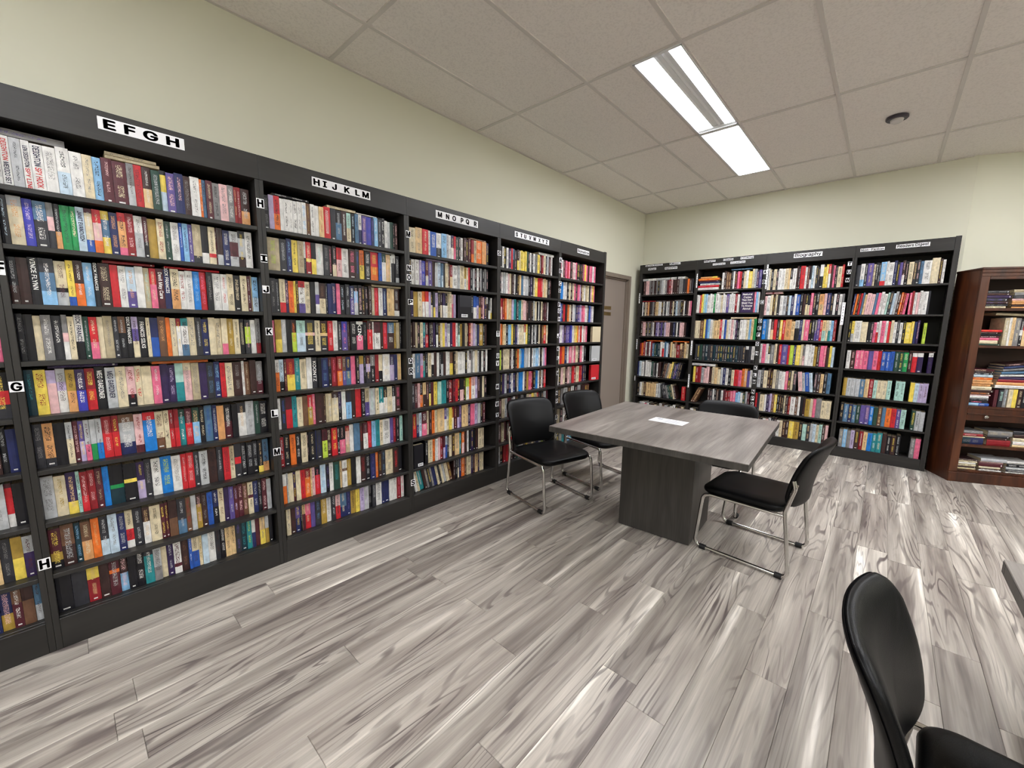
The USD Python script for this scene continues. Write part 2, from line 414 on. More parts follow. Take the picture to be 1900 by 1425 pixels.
LAMP_LABEL = ['fluorescent ceiling troffer with a grey channel between two bright lenses',
              'all-white bright ceiling troffer end to end with the channelled one']
for i, (x0, y0, kind) in enumerate(LAMPS):
    w = TW * .5
    lab = LAMP_LABEL[i] if i < 2 else 'bright ceiling troffer over the unseen part of the room'
    # the troffers outside the frame are parts of the ceiling there
    t = thing('ceiling_light', lab, 'ceiling light', (x0, y0, CEIL), group='ceiling troffers') if i < 2 else sub('troffer', ce, (x0, y0, CEIL))
    L = TL
    obj('housing', cat([box(T, T + .004, T, L - T, .0, .08), box(w - .004, w - .0005, T, L - T, .0, .08), box(T, w, T, T + .004, 0, .08), box(T, w, L - T - .004, L - T, 0, .08), box(T, w, T, L - T, .08, .084)]), 'lamp_white', t)
    fr = [box(T - .004, w - .0005, T - .006, T + .012, -.004, .002), box(T - .004, w - .0005, L - T - .012, L - T + .006, -.004, .002), box(T - .004, T + .008, T, L - T, -.004, .002), box(w - .009, w - .0005, T, L - T, -.004, .002)]
    obj('trim_frame', cat(fr), 'lamp_white', t)
    if kind == 'plain':
        obj('lens', box(T + .006, w - .008, T + .01, L - T - .01, .002, .006, .001), 'lamp_lens', t)
    else:
        ya, yb = T + .012, L - .062
        la, lb = .132, .222
        obj('lens', box(T + .006, la, ya, yb, .002, .006), 'lamp_lens', t)
        obj('lens', box(lb, w - .008, ya, yb, .002, .006), 'lamp_lens', t)
        # recessed channel between the lenses, a shallow W profile closed at the far end by a sloped cap
        pr = np.array([(la, .002), (la + .012, .008), (la + .034, .011), ((la + lb) / 2, .004), (lb - .034, .011), (lb - .012, .008), (lb, .002)])
        v = np.vstack([np.c_[pr[:, 0], np.full(7, y), pr[:, 1]] for y in (ya, yb)])
        f = [[k, k + 7, k + 8, k + 1] for k in range(6)]
        obj('channel', (v, f), 'channel_grey', t)
        v = np.array([(T + .006, yb, .0065), (w - .008, yb, .0065), (w - .008, L - .013, -.003), (T + .006, L - .013, -.003), (T + .006, yb, .03), (w - .008, yb, .03), (w - .008, L - .013, .03), (T + .006, L - .013, .03)])
        obj('end_cap', trimesh.convex.convex_hull(v), 'channel_grey', t)

sd = thing('smoke_detector', 'small round dark-rimmed smoke detector on the ceiling tile', 'smoke detector', (2.592, -1.376, CEIL + .006))
obj('base', lathe([(0, 0), (.062, 0), (.066, -.006), (.066, -.016), (.06, -.022), (0, -.022)]), 'detector_dark', sd, smooth=35)
obj('sensor_head', lathe([(0, -.021), (.04, -.021), (.036, -.036), (.022, -.046), (0, -.049)]), 'detector_white', sd, smooth=35)

# door in the left wall, partly behind the end of the book wall
dr = thing('door_1', 'taupe door in a taupe metal frame beyond the Romance bookcase', None, kind='structure')
obj('door_leaf', box(-.07, -.03, DOOR_Y0 + .04, DOOR_Y1 - .075, .008, DOOR_H - .055, .002), 'door_paint', dr)
fw = .1
obj('door_frame', cat([box(-.12, .018, DOOR_Y1 - fw * .55, DOOR_Y1, 0, DOOR_H), box(-.12, .018, DOOR_Y0, DOOR_Y0 + fw * .55, 0, DOOR_H), box(-.12, .018, DOOR_Y0 + fw * .55, DOOR_Y1 - fw * .55, DOOR_H - .05, DOOR_H),
                       box(-.03, -.012, DOOR_Y1 - .075, DOOR_Y1 - .05, 0, DOOR_H - .05), box(-.03, -.012, DOOR_Y0 + .05, DOOR_Y0 + .075, 0, DOOR_H - .05), box(-.03, -.012, DOOR_Y0 + .05, DOOR_Y1 - .05, DOOR_H - .07, DOOR_H - .045)]), 'frame_paint', dr)
for z in (1.585, 1.51):
    obj('door_plate', box(-.0305, -.028, -.98, -.80, z - .022, z + .022, .001), 'brass', dr)

# ------------------------------------------------------------------ bookcases
DL, DB = .3462, -.2445                            # front planes of the left and the back bookcases
ZT, HB, Z0 = 2.0226, 2.1361, .1304
LZ = [1.7997, 1.5955, 1.3838, 1.1715, .9605, .7494, .5371, .3223, Z0]
LB = [-6.73, -5.8746, -5.0202, -4.1804, -3.322, -2.491, -1.6417]       # unit limits along the left wall
BB = [.0815, .845, 1.602, 2.3845, 3.1116]
BZ = [1.783, 1.5, 1.2228, .9464, .6585, .3816, .1067]
BZ2 = [1.815, 1.533, 1.213, .936, .645, .38, .1067]
HB2, ZT2 = 2.1878, 2.0705
ST, SH = .0188, .018                              # half of a post, shelf thickness


def lettering(text, h, at, right, up, m='ink_black', parent=None, name='lettering', sx=1.0, bold=True, depth=.0006, centre=True, fat=0.0):
    """flat lettering at a point of a surface; right and up are the reading and upward directions"""
    t = meshkit.text_mesh(text, h, depth, bold=bold)
    if fat:
        t = cat([t.copy().apply_translation((dx * h * fat, dy * h * fat, 0)) for dx, dy in ((-1, 0), (1, 0), (0, .6), (0, -.6))])
    v = t.vertices.copy()
    if centre:
        v[:, 0] -= (v[:, 0].min() + v[:, 0].max()) / 2
        v[:, 1] -= (v[:, 1].min() + v[:, 1].max()) / 2
    right, up = np.array(right, float), np.array(up, float)
    w = np.array(at) + np.outer(v[:, 0] * sx, right) + np.outer(v[:, 1], up) + np.outer(v[:, 2], np.cross(right, up))
    return obj(name, trimesh.Trimesh(w, t.faces, process=False), m, parent)


def bookcase(label, wall, a, b, first, last, zs, zt, hb):
    """one unit between a and b along its wall, with side panels, shelves, crown, plinth and back"""
    t = thing('bookcase', label, 'bookcase', group='espresso bookcases along the ' + ('left wall' if wall == 'L' else 'back wall'))
    W = wall == 'L'

    def bx(s0, s1, d0, d1, z0, z1, c=.0012):
        """s along the wall, d depth behind the front plane"""
        return box(DL - d1, DL - d0, s0, s1, z0, z1, c) if W else box(s0, s1, DB + d0, DB + d1, z0, z1, c)

    def put(name, mesh, m='espresso'):
        if not W and m == 'espresso':
            m = 'espresso_back'
        return seeded(obj(name, mesh, m, t), (rnd.uniform(0, 50), rnd.uniform(0, 50), rnd.uniform(0, 50)))
    D = .3 if W else .235
    la, lb = (2 * ST if first else ST), (2 * ST if last else ST)
    put('side_panel', bx(a + .0002, a + la, 0, D, 0, hb if first else zt), 'espresso_upright')
    put('side_panel', bx(b - lb, b - .0002, -.004 if last else 0, D, 0, hb + .006 if last else zt), 'espresso_upright')
    put('back_panel', bx(a + la, b - lb, D - .012, D, zs[-1], zt, 0), 'espresso_inner')
    for z in zs[:-1]:
        put('shelf', bx(a + la + .0003, b - lb - .0003, .002, D - .012, z - SH, z))
    put('plinth', bx(a + la, b - lb, .0, .02, 0, zs[-1] - .0004))
    put('bottom_shelf', bx(a + la + .0003, b - lb - .0003, .0204, D - .012, zs[-1] - SH, zs[-1]))
    put('crown', bx(a + (la if first else .0002), b - (lb if last else .0002), -.002, D, zt + .0002, hb))
    return t


def sign(t, wall, p0, p1, h, text=None, letters=None, cap=.7, wide=1.0, m='ink_black', tilt=0.0):
    """white paper strip on a bookcase front; p0, p1 = survey pixels of the middle of its two ends; letters: [(char, pixel)]"""
    ax, val = (0, DL + .0025) if wall == 'L' else (1, DB - .0025)
    A, B = ray_to(ax, val, *p0), ray_to(ax, val, *p1)
    R = np.array([0, 1.0, 0]) if wall == 'L' else np.array([1.0, 0, 0])
    w = abs((B - A) @ R)
    c = (A + B) / 2
    n = np.array([1.0, 0, 0]) if wall == 'L' else np.array([0, -1.0, 0])
    e = [np.abs(R) * w / 2 + np.array([0, 0, h / 2]) + np.abs(n) * .0003]
    lo, hi = c - e[0], c + e[0]
    s = obj('sign', box(lo[0], hi[0], lo[1], hi[1], lo[2], hi[2]), 'paper_white', t)
    if letters:
        for ch, q in letters:
            P = ray_to(ax, val, *q)
            P[2] = c[2]
            lettering(ch, h * cap, P + n * .0004, R, (0, 0, 1), m, s, sx=wide, fat=.045)
    elif text:
        tm = meshkit.text_mesh(text, h * cap, .001, bold=True)
        ww = np.ptp(tm.vertices[:, 0])
        lettering(text, h * cap, c + n * .0004, R, (0, 0, 1), m, s, sx=w * .92 / ww)
    return s


def letter_tag(t, wall, x0, y0, x1, y1, ch, frac=.74):
    """a single letter on a white slip stuck to a post; survey pixels of its box"""
    ax, val = (0, DL + .0012) if wall == 'L' else (1, DB - .0012)
    c = ray_to(ax, val, (x0 + x1) / 2, (y0 + y1) / 2)
    A, B = ray_to(ax, val, (x0 + x1) / 2, y0), ray_to(ax, val, (x0 + x1) / 2, y1)
    L_, R_ = ray_to(ax, val, x0, (y0 + y1) / 2), ray_to(ax, val, x1, (y0 + y1) / 2)
    R = np.array([0, 1.0, 0]) if wall == 'L' else np.array([1.0, 0, 0])
    n = np.array([1.0, 0, 0]) if wall == 'L' else np.array([0, -1.0, 0])
    h, w = abs(A[2] - B[2]), abs((R_ - L_) @ R)
    e = np.abs(R) * w / 2 + np.array([0, 0, h / 2]) + np.abs(n) * .0003
    lo, hi = c - e, c + e
    s = obj('letter_slip', box(lo[0], hi[0], lo[1], hi[1], lo[2], hi[2]), 'paper_white', t)
    if ch:
        tm = meshkit.text_mesh(ch, h * frac, .001, bold=True)
        ww = np.ptp(tm.vertices[:, 0])
        lettering(ch, h * frac, c + n * .0004, R, (0, 0, 1), 'ink_black', s, sx=min(max(w * .72 / ww, .8), 2.2) if ch != 'I' else 1.6, fat=.04)


LEFT_SIGN = ['', 'EFGH', 'HIJKLM', 'MNOPQR', 'STUVWXYZ', 'Romance']
LEFT_LAB = ['dark bookcase unit without a sign beside the one signed EFGH'] + ['dark bookcase unit with the white sign %s on its crown' % s for s in LEFT_SIGN[1:]]
LCASE = [bookcase(LEFT_LAB[i], 'L', LB[i], LB[i + 1], i == 0, i == 5, LZ, ZT, HB) for i in range(6)]
BLAB = ['dark back wall bookcase unit with War and sports signs', 'dark back wall bookcase unit with Religion and Cooking signs', 'dark back wall bookcase unit signed Biography', 'dark back wall bookcase unit signed Non-Fiction']
BCASE = [bookcase(BLAB[i], 'B', BB[i], BB[i + 1], i == 0, i == 3, BZ2 if i == 1 else BZ, ZT2, HB2) for i in range(4)]

sign(LCASE[1], 'L', (180.6, 226), (342, 269), .0465, letters=[('E', (203, 232)), ('F', (241, 241)), ('G', (279.5, 252.6)), ('H', (320.5, 263.7))], cap=.68, wide=1.5)
sign(LCASE[2], 'L', (578.6, 337), (687, 363), .0465, letters=[('H', (587.3, 338)), ('I', (602.6, 341)), ('J', (620.5, 347)), ('K', (643.7, 352)), ('L', (663.2, 357)), ('M', (678.3, 361))], cap=.62, wide=1.25)
sign(LCASE[3], 'L', (808.6, 396.5), (887, 417), .05, letters=[('M', (816.2, 398)), ('N', (830.5, 401.7)), ('O', (842.7, 405)), ('P', (857.3, 407.4)), ('Q', (867.4, 411)), ('R', (881.7, 414.3))], cap=.62)
sign(LCASE[4], 'L', (955, 434), (1019, 450.5), .0465, letters=[('S', (959, 436)), ('T', (967.4, 437)), ('U', (974.7, 439)), ('V', (983.6, 441)), ('W', (992, 443)), ('X', (1001, 445)), ('Y', (1007.8, 447)), ('Z', (1014.3, 449))], cap=.62)
sign(LCASE[5], 'L', (1071.4, 464.7), (1093.3, 470.5), .042, text='Romance', cap=.6)


def S2(i, cx, cy, w, h, text, hh):
    ox, oy, s = (1170, 440, 4.233) if i < 2 else (1460, 440, 3.848)
    sl = -.085 if i < 2 else -.11
    sign(BCASE[i], 'B', (ox + (cx - w / 2) / s, oy + (cy - sl * w / 2) / s), (ox + (cx + w / 2) / s, oy + (cy + sl * w / 2) / s), hh, text=text, cap=.68)


for a in ((0, 185, 222, 135, 15, 'Movies & DVDs', .02), (0, 170, 250, 62, 24, 'War', .028), (0, 350, 208, 85, 22, 'Misc.', .028), (0, 318, 242, 98, 26, 'sports', .03),
          (1, 622, 189, 90, 20, 'Religion', .024), (1, 768, 176, 80, 20, 'Health', .024), (1, 915, 161, 103, 25, 'Cooking', .028), (1, 695, 211, 98, 20, 'Children', .024), (1, 843, 197, 118, 22, 'Countries', .026),
          (2, 152, 126, 205, 36, 'Biography', .046), (3, 612, 87, 175, 22, 'Non-Fiction', .03), (3, 902, 58, 245, 30, 'Readers Digest', .036)):
    S2(*a)
for i, q, ch in ((1, (-9, 484, 9, 510), 'F'), (1, (16.4, 707.5, 44.5, 727.5), 'G'), (1, (70, 1036, 95, 1057), 'H'),
                 (2, (475.8, 368.5, 490, 386), 'H'), (2, (483.5, 472, 496, 487), 'I'), (2, (487, 530, 500, 544), 'J'), (2, (493, 608, 506, 622), 'K'), (2, (503, 760, 516, 774), 'L'), (2, (507, 831, 521, 845), 'M'),
                 (3, (753, 428, 761.7, 441), 'M'), (3, (754.7, 491.5, 763, 502.5), 'N'), (3, (754.7, 509, 763, 520.5), 'O'), (3, (757, 555, 766.5, 565.5), 'P'), (3, (758, 664, 766, 675), 'Q'), (3, (758.5, 682, 767, 695), 'R'), (3, (762.5, 889.5, 770.5, 901), 'S'),
                 (4, (923, 465, 929.5, 474.5), 'S'), (4, (921, 614, 927, 624.5), 'T'), (4, (921, 655.7, 926.3, 664.5), 'U'), (4, (920.6, 669.5, 926, 678.5), 'V'), (4, (920, 712.6, 926, 722), 'W'), (4, (919.4, 745, 925.5, 754), 'W'), (4, (920, 766, 925.5, 773.5), 'Y'),
                 (5, (1038, 478, 1043, 487), 'A'), (5, (1037.6, 499, 1042.6, 507), 'B'), (5, (1037, 522, 1042, 530), 'C'), (5, (1036.5, 536, 1041, 543), 'D'), (5, (1035.4, 561, 1040, 569), 'F'), (5, (1035, 572.5, 1040, 581), 'G'), (5, (1035, 588, 1040, 596), 'H'),
                 (5, (1033.7, 619, 1038.5, 627), 'J'), (5, (1033.5, 643, 1038, 651), 'K'), (5, (1033, 661, 1037.5, 668), 'L'), (5, (1032.6, 688, 1037, 696), 'M'), (5, (1031, 725.5, 1035, 733), 'N'), (5, (1031, 740, 1035, 748), 'P'), (5, (1030, 770, 1034.5, 778.5), 'R'), (5, (1029, 806, 1033, 815), 'S')):
    letter_tag(LCASE[i], 'L', *q, ch)
for x, y, ch in ((1419.6, 504.6, 'A'), (1417.3, 523, 'B'), (1414, 560.6, 'C'), (1410.4, 595.4, 'D'), (1409, 608.7, 'E'), (1407, 620.7, 'F'), (1405, 638, 'G'), (1403.8, 655.5, 'H'), (1401.8, 682.5, 'K'), (1400.4, 696, 'L'), (1399, 708.4, 'M'), (1397.2, 726.6, 'N'), (1396, 739, 'P'), (1395, 750, 'R')):
    letter_tag(BCASE[2], 'B', x - 3.1, y - 3.6, x + 3.1, y + 3.6, ch)
for x, y, ch in ((1577, 489.3, 'T'), (1575.2, 504.4, 'U'), (1572.4, 519.6, 'W')):
    letter_tag(BCASE[3], 'B', x - 3.9, y - 3.8, x + 3.9, y + 3.8, ch)
# tall slips with small letters one under the other on the posts
for i, wall, q in ((3, 'B', (1772.4, 472, 1777.4, 516)), (3, 'B', (1561, 561, 1566.5, 603)), (2, 'B', (1421.3, 491, 1424.5, 536)), (1, 'B', (1291.6, 508, 1294.6, 534)), (1, 'B', (1281, 632, 1285, 659)), (1, 'B', (1276, 694, 1279.5, 719)), (0, 'B', (1184, 544, 1187, 563)), (0, 'B', (1180, 629, 1182.6, 648)), (0, 'B', (1177, 697, 1179, 706))):
    c0 = ray_to(1, DB - .0012, (q[0] + q[2]) / 2, q[1])
    c1 = ray_to(1, DB - .0012, (q[0] + q[2]) / 2, q[3])
    wv = (q[2] - q[0]) * .0048
    xm = (c0[0] + c1[0]) / 2
    bay0 = BB[i]
    xm = min(max(xm, BB[0] + .016), BB[-1] - .018)
    s = obj('letter_slip', box(xm - wv / 2, xm + wv / 2, DB - .0016, DB - .0006, c1[2], c0[2]), 'paper_white', BCASE[i])
    n = int((c0[2] - c1[2]) / .03)
    for k in range(n):
        obj('print_mark', box(xm - .003, xm + .003, DB - .0019, DB - .0016, c0[2] - .02 - k * .03, c0[2] - .013 - k * .03), 'ink_black', s)

# ------------------------------------------------------------------ books
# colour letters of the printed covers: sRGB and the word used in labels
COL = {'k': ('#17161c', 'black'), 'K': ('#303036', 'charcoal'), 'n': ('#3a2422', 'dark brown'), 'm': ('#52202a', 'maroon'), 'r': ('#c4262f', 'red'), 'R': ('#8c1f27', 'dark red'), 'p': ('#dd6a8a', 'pink'),
       'P': ('#dcb2b2', 'pale pink'), 'o': ('#e0702a', 'orange'), 'O': ('#d39a64', 'tan orange'), 'y': ('#e6cc58', 'yellow'), 'Y': ('#a98a3c', 'mustard'), 'g': ('#1d8c4c', 'green'), 'G': ('#234238', 'dark green'),
       't': ('#27858a', 'teal'), 'T': ('#a6cbc0', 'mint'), 'b': ('#2a56aa', 'blue'), 'B': ('#232a58', 'navy'), 'c': ('#86b6dc', 'sky blue'), 'C': ('#1c78c8', 'bright blue'), 'v': ('#5c4d8c', 'purple'),
       'V': ('#33234c', 'dark purple'), 'l': ('#b4a5c6', 'lavender'), 'w': ('#dcdad6', 'white'), 'W': ('#d6c8a8', 'cream'), 's': ('#b4b6b8', 'silver grey'), 'S': ('#7e7c7c', 'grey'), 'e': ('#b2a486', 'beige'),
       'E': ('#d9b988', 'sand'), 'u': ('#6c4c38', 'brown'), 'a': ('#bccfdd', 'pale blue'), 'i': ('#3a3ca4', 'indigo'), 'x': ('#b4cc48', 'lime'), 'z': ('#507290', 'steel blue'), 'D': ('#16323c', 'dark teal')}
LINC = {k: lin(v[0]) for k, v in COL.items()}
DARK = set('knmKGBVDRuvi')
ORD = ['first', 'second', 'third', 'fourth', 'fifth', 'sixth', 'seventh', 'eighth', 'ninth']


def nth(k):
    return '%d%s' % (k, 'th' if 10 <= k % 100 <= 20 else {1: 'st', 2: 'nd', 3: 'rd'}.get(k % 10, 'th'))


def bands(spec):
    """'w6b/k' -> [(fraction, 'w'), ...] from the top down and the ink letter"""
    spec, _, ink = spec.partition('/')
    out, i, rest = [], 0, 10
    while i < len(spec):
        ch = spec[i]
        if i + 1 < len(spec) and spec[i + 1].isdigit():
            out.append([int(spec[i + 1]), ch]); rest -= int(spec[i + 1]); i += 2
        else:
            out.append([None, ch]); i += 1
    open_ = [o for o in out if o[0] is None]
    for o in open_:
        o[0] = max(rest, .6) / len(open_)
    tot = sum(o[0] for o in out)
    return [(o[0] / tot, o[1]) for o in out], ink


class Acc:
    """quads with their own colour, gathered into one mesh"""
    def __init__(self):
        self.v, self.f, self.t, self.k, self.s = [], [], [], [], []

    def quad(self, p, tint, ink=None, sp=None):
        o = len(self.v)
        self.v += [tuple(x) for x in p]
        self.f.append([o, o + 1, o + 2, o + 3])
        self.t += [tint] * 4
        self.k += [ink or tint] * 4
        self.s += [tuple(x) for x in (sp if sp is not None else [(0, 0, 0)] * 4)]

    def box(self, x0, x1, y0, y1, z0, z1, tint, sp):
        P = lambda a, b, c: (x1 if a else x0, y1 if b else y0, z1 if c else z0)
        for q in (((0, 0, 0), (0, 1, 0), (1, 1, 0), (1, 0, 0)), ((0, 0, 1), (1, 0, 1), (1, 1, 1), (0, 1, 1)), ((0, 0, 0), (1, 0, 0), (1, 0, 1), (0, 0, 1)),
                  ((0, 1, 0), (0, 1, 1), (1, 1, 1), (1, 1, 0)), ((1, 0, 0), (1, 1, 0), (1, 1, 1), (1, 0, 1)), ((0, 0, 0), (0, 0, 1), (0, 1, 1), (0, 1, 0))):
            pts = [P(*c) for c in q]
            self.quad(pts, tint, None, [(a[1] + a[0], a[2], sp) for a in pts])

    def add(self, other, M):
        o = len(self.v)
        v = np.array(other.v) @ M[:3, :3].T + M[:3, 3]
        self.v += [tuple(x) for x in v]
        self.f += [[a + o for a in q] for q in other.f]
        self.t += other.t; self.k += other.k; self.s += other.s

    def emit(self, name, parent=None):
        me = usdkit.mesh(stage, path_for(name, parent), (np.array(self.v), np.array(self.f)), MAT['printed_cover'])
        A = UsdGeom.PrimvarsAPI(me)
        for n, ty, d in (('tint', Sdf.ValueTypeNames.Color3fArray, self.t), ('ink', Sdf.ValueTypeNames.Color3fArray, self.k), ('print_place', Sdf.ValueTypeNames.Vector3fArray, self.s)):
            A.CreatePrimvar(n, ty, 'vertex').Set(Vt.Vec3fArray.FromNumpy(np.array(d, np.float32)))
        return me.GetPrim()


def cover(th, h, d, spec, r, hard=False, dvd=False, plainspine=False):
    """cover wrap of a book: printed spine at x = 0 facing +x, thickness along y, height along z, boards behind"""
    bs, ink = bands(spec)
    if not ink:
        main = bs[0][1]
        ink = r.choice('wsEyP') if main in DARK else r.choice('kkSnm') if main in 'wWsaTPlEex' else r.choice('wkWn')
    if dvd:
        bs = [(f_, r.choice('SnPKS') if ch in 'wsW' and r.random() < .6 else ch) for f_, ch in bs]
    a = Acc()
    sd = r.random() * .98
    ik = LINC[ink]
    bulge = .0035 if hard else .0012
    c = .0022 if hard else .0009
    e_ = r.uniform(.22, .36)
    ys = np.array([0, e_, 1 - e_, 1.0])
    xsb = np.array([-bulge, 0, 0, -bulge])
    z1 = h
    mid = [(z, z) for z in ()]
    # title zones in the fractions of the height from the top
    zones = [(.08, r.uniform(.36, .46)), (r.uniform(.5, .56), r.uniform(.74, .86))] if r.random() < .75 else [(.1, r.uniform(.6, .85))]
    if plainspine or r.random() < (.5 if dvd else .22):
        zones = []
    edges = {0.0, 1.0}
    acc = 0
    cols = []
    for f_, ch in bs:
        cols.append((acc, acc + f_, LINC[ch])); acc += f_
        edges.add(min(acc, 1.0))
    for q in zones:
        edges |= set(q)
    logo = None
    if (bs[-1][1] in DARK and r.random() < .55 and not plainspine) or dvd:
        logo = (.915, .95)
        edges |= set(logo)
    ed = sorted(edges)
    for e0, e1 in zip(ed, ed[1:]):
        if e1 - e0 < 1e-4:
            continue
        mf = (e0 + e1) / 2
        col = next((cc for lo, hi, cc in cols if lo <= mf < hi), cols[-1][2])
        zt, zb = h * (1 - e0), h * (1 - e1)
        for k in range(3):
            zone = k == 1 and any(lo <= mf < hi for lo, hi in zones)
            cc = col
            if logo and k == 1 and logo[0] <= mf < logo[1]:
                cc, zone = LINC['w'], False
            y0, y1 = ys[k] * th, ys[k + 1] * th
            pts = [(xsb[k], y0, zb), (xsb[k + 1], y1, zb), (xsb[k + 1], y1, zt), (xsb[k], y0, zt)]
            a.quad(pts, cc, ik, [(p[1], p[2], (1 if zone else 0) + sd) for p in pts])
    mc = LINC[bs[0][1] if bs[0][0] > .3 else bs[-1][1]]
    if dvd:
        a.box(-d, -bulge, 0, th, 0, h, LINC['k'], sd)
    else:
        a.box(-d, -bulge, 0, c, 0, h, mc, sd)
        a.box(-d, -bulge, th - c, th, 0, h, mc, sd)
        # spine thickness seen from above and below
        for z in (0, h):
            a.quad([(-bulge - .001, 0, z), (-bulge - .001, th, z), (0, th * .8, z), (0, th * .2, z)], mc, None, [(0, 0, sd)] * 4)
    return a


def page_box(th, h, d, hard):
    c = .0022 if hard else .0009
    g = .003 if hard else .0004
    return box(-d + (.003 if hard else .0008), -.0045 if hard else -.002, c, th - c, g if hard else 0.0002, h - g)


def colour_words(spec):
    bs, ink = bands(spec)
    w = []
    for f_, ch in sorted(bs, key=lambda q: -q[0]):
        n = COL[ch][1]
        if n not in w:
            w.append(n)
    return ' and '.join(w[:2])


def words_of(spec):
    bs, ink = bands(spec)
    top, low = COL[bs[0][1]][1], COL[bs[-1][1]][1]
    if len(bs) == 1 or top == low:
        return '%s' % top + ('' if not ink or COL[ink][1] == top else '-with-%s-print' % COL[ink][1].replace(' ', '-'))
    return '%s over %s' % (top, low)


QUEUE = []                                          # every upright book, before it is decided which get objects of their own


def queue(kind, wall, bay, row, idx, s, th, h, d, z, spec, lean=0.0, setback=.046):
    QUEUE.append(dict(kind=kind, wall=wall, bay=bay, row=row, idx=idx, s=s, th=th, h=h, d=d, z=z, spec=spec, lean=lean, sb=setback + random.Random(idx * 31 + row * 7 + bay).uniform(-.004, .006)))


ROWTOP = {}


def fill_row(wall, bay, row, items, s0, s1, kind, hh, dd, jit=.006, taper=0.0, lean=None, gap=.0004, setback=.046, start_idx=1):
    """items: [(weight, spec)] or [(right edge, spec)] already in metres when weights is None"""
    rr = random.Random(bay * 100 + row + (0 if wall == 'L' else 5000))
    z = (LZ if wall == 'L' else (BZ2 if bay == 1 else BZ))[row] + .0006
    tot = sum(w for w, _ in items)
    zz_ = LZ if wall == 'L' else (BZ2 if bay == 1 else BZ)
    room = (zz_[row - 1] - SH if row else (ZT if wall == 'L' else ZT2)) - z - .0025
    s = s0
    top = n = 0
    slack = (hh + jit) * math.sin(math.radians(abs(lean[2]))) + .003 if lean else 0.0
    for i, (w, spec) in enumerate(items):
        n += spec != '.'
        th = (s1 - s0 - slack) * w / tot
        ln = lean[2] if lean and lean[0] <= i < lean[1] else 0.0
        if lean and ((i == lean[0] and lean[2] < 0) or (i == lean[1] and lean[2] > 0)):
            s += slack
        h = min(hh + rr.uniform(-jit, jit), room - rr.uniform(0, .006))
        if spec != '.':
            if ln:
                a = math.radians(abs(ln))
                t2 = th * math.cos(a) * .96
                queue(kind, wall, bay, row, start_idx - 1 + n, s + (0 if ln < 0 else t2 * 0), max(t2, .006), h, dd, z, spec, ln, setback)
            else:
                queue(kind, wall, bay, row, start_idx - 1 + n, s + gap, max(th - 2 * gap, .004), h, dd, z, spec, 0.0, setback)
            top = max(top, h)
        s += th
    ROWTOP[(wall, bay, row)] = z + top


def edge_row(bay, row, start, txt, ox, sc, hh=.173):
    """left wall: right edges of the spines read off the photograph at the shelf, 'edge:spec' separated by blanks; '|' switches to the second crop"""
    z = LZ[row]
    xs_ = DL - .046
    def to_y(px):
        lo, hi = LB[bay] - .9, LB[bay + 1] + .05
        for _ in range(40):
            mid = (lo + hi) / 2
            if pix((xs_, mid, z))[0] < px:
                lo = mid
            else:
                hi = mid
        return lo
    prev = max(to_y(ox[0] + start / sc), LB[bay] + ST + .001)
    items, k = [], 0
    s0 = prev
    lim = LB[bay + 1] - ST - .001
    for tok in txt.split():
        if tok == '|':
            k = 1
            continue
        e, _, spec = tok.partition(':')
        y = min(to_y(ox[k] + float(e) / sc), lim)
        if y - prev > .003:
            items.append((y - prev, spec)); prev = y
    fill_row('L', bay, row, items, s0, prev, 'paperback', hh, .107, jit=.0045)


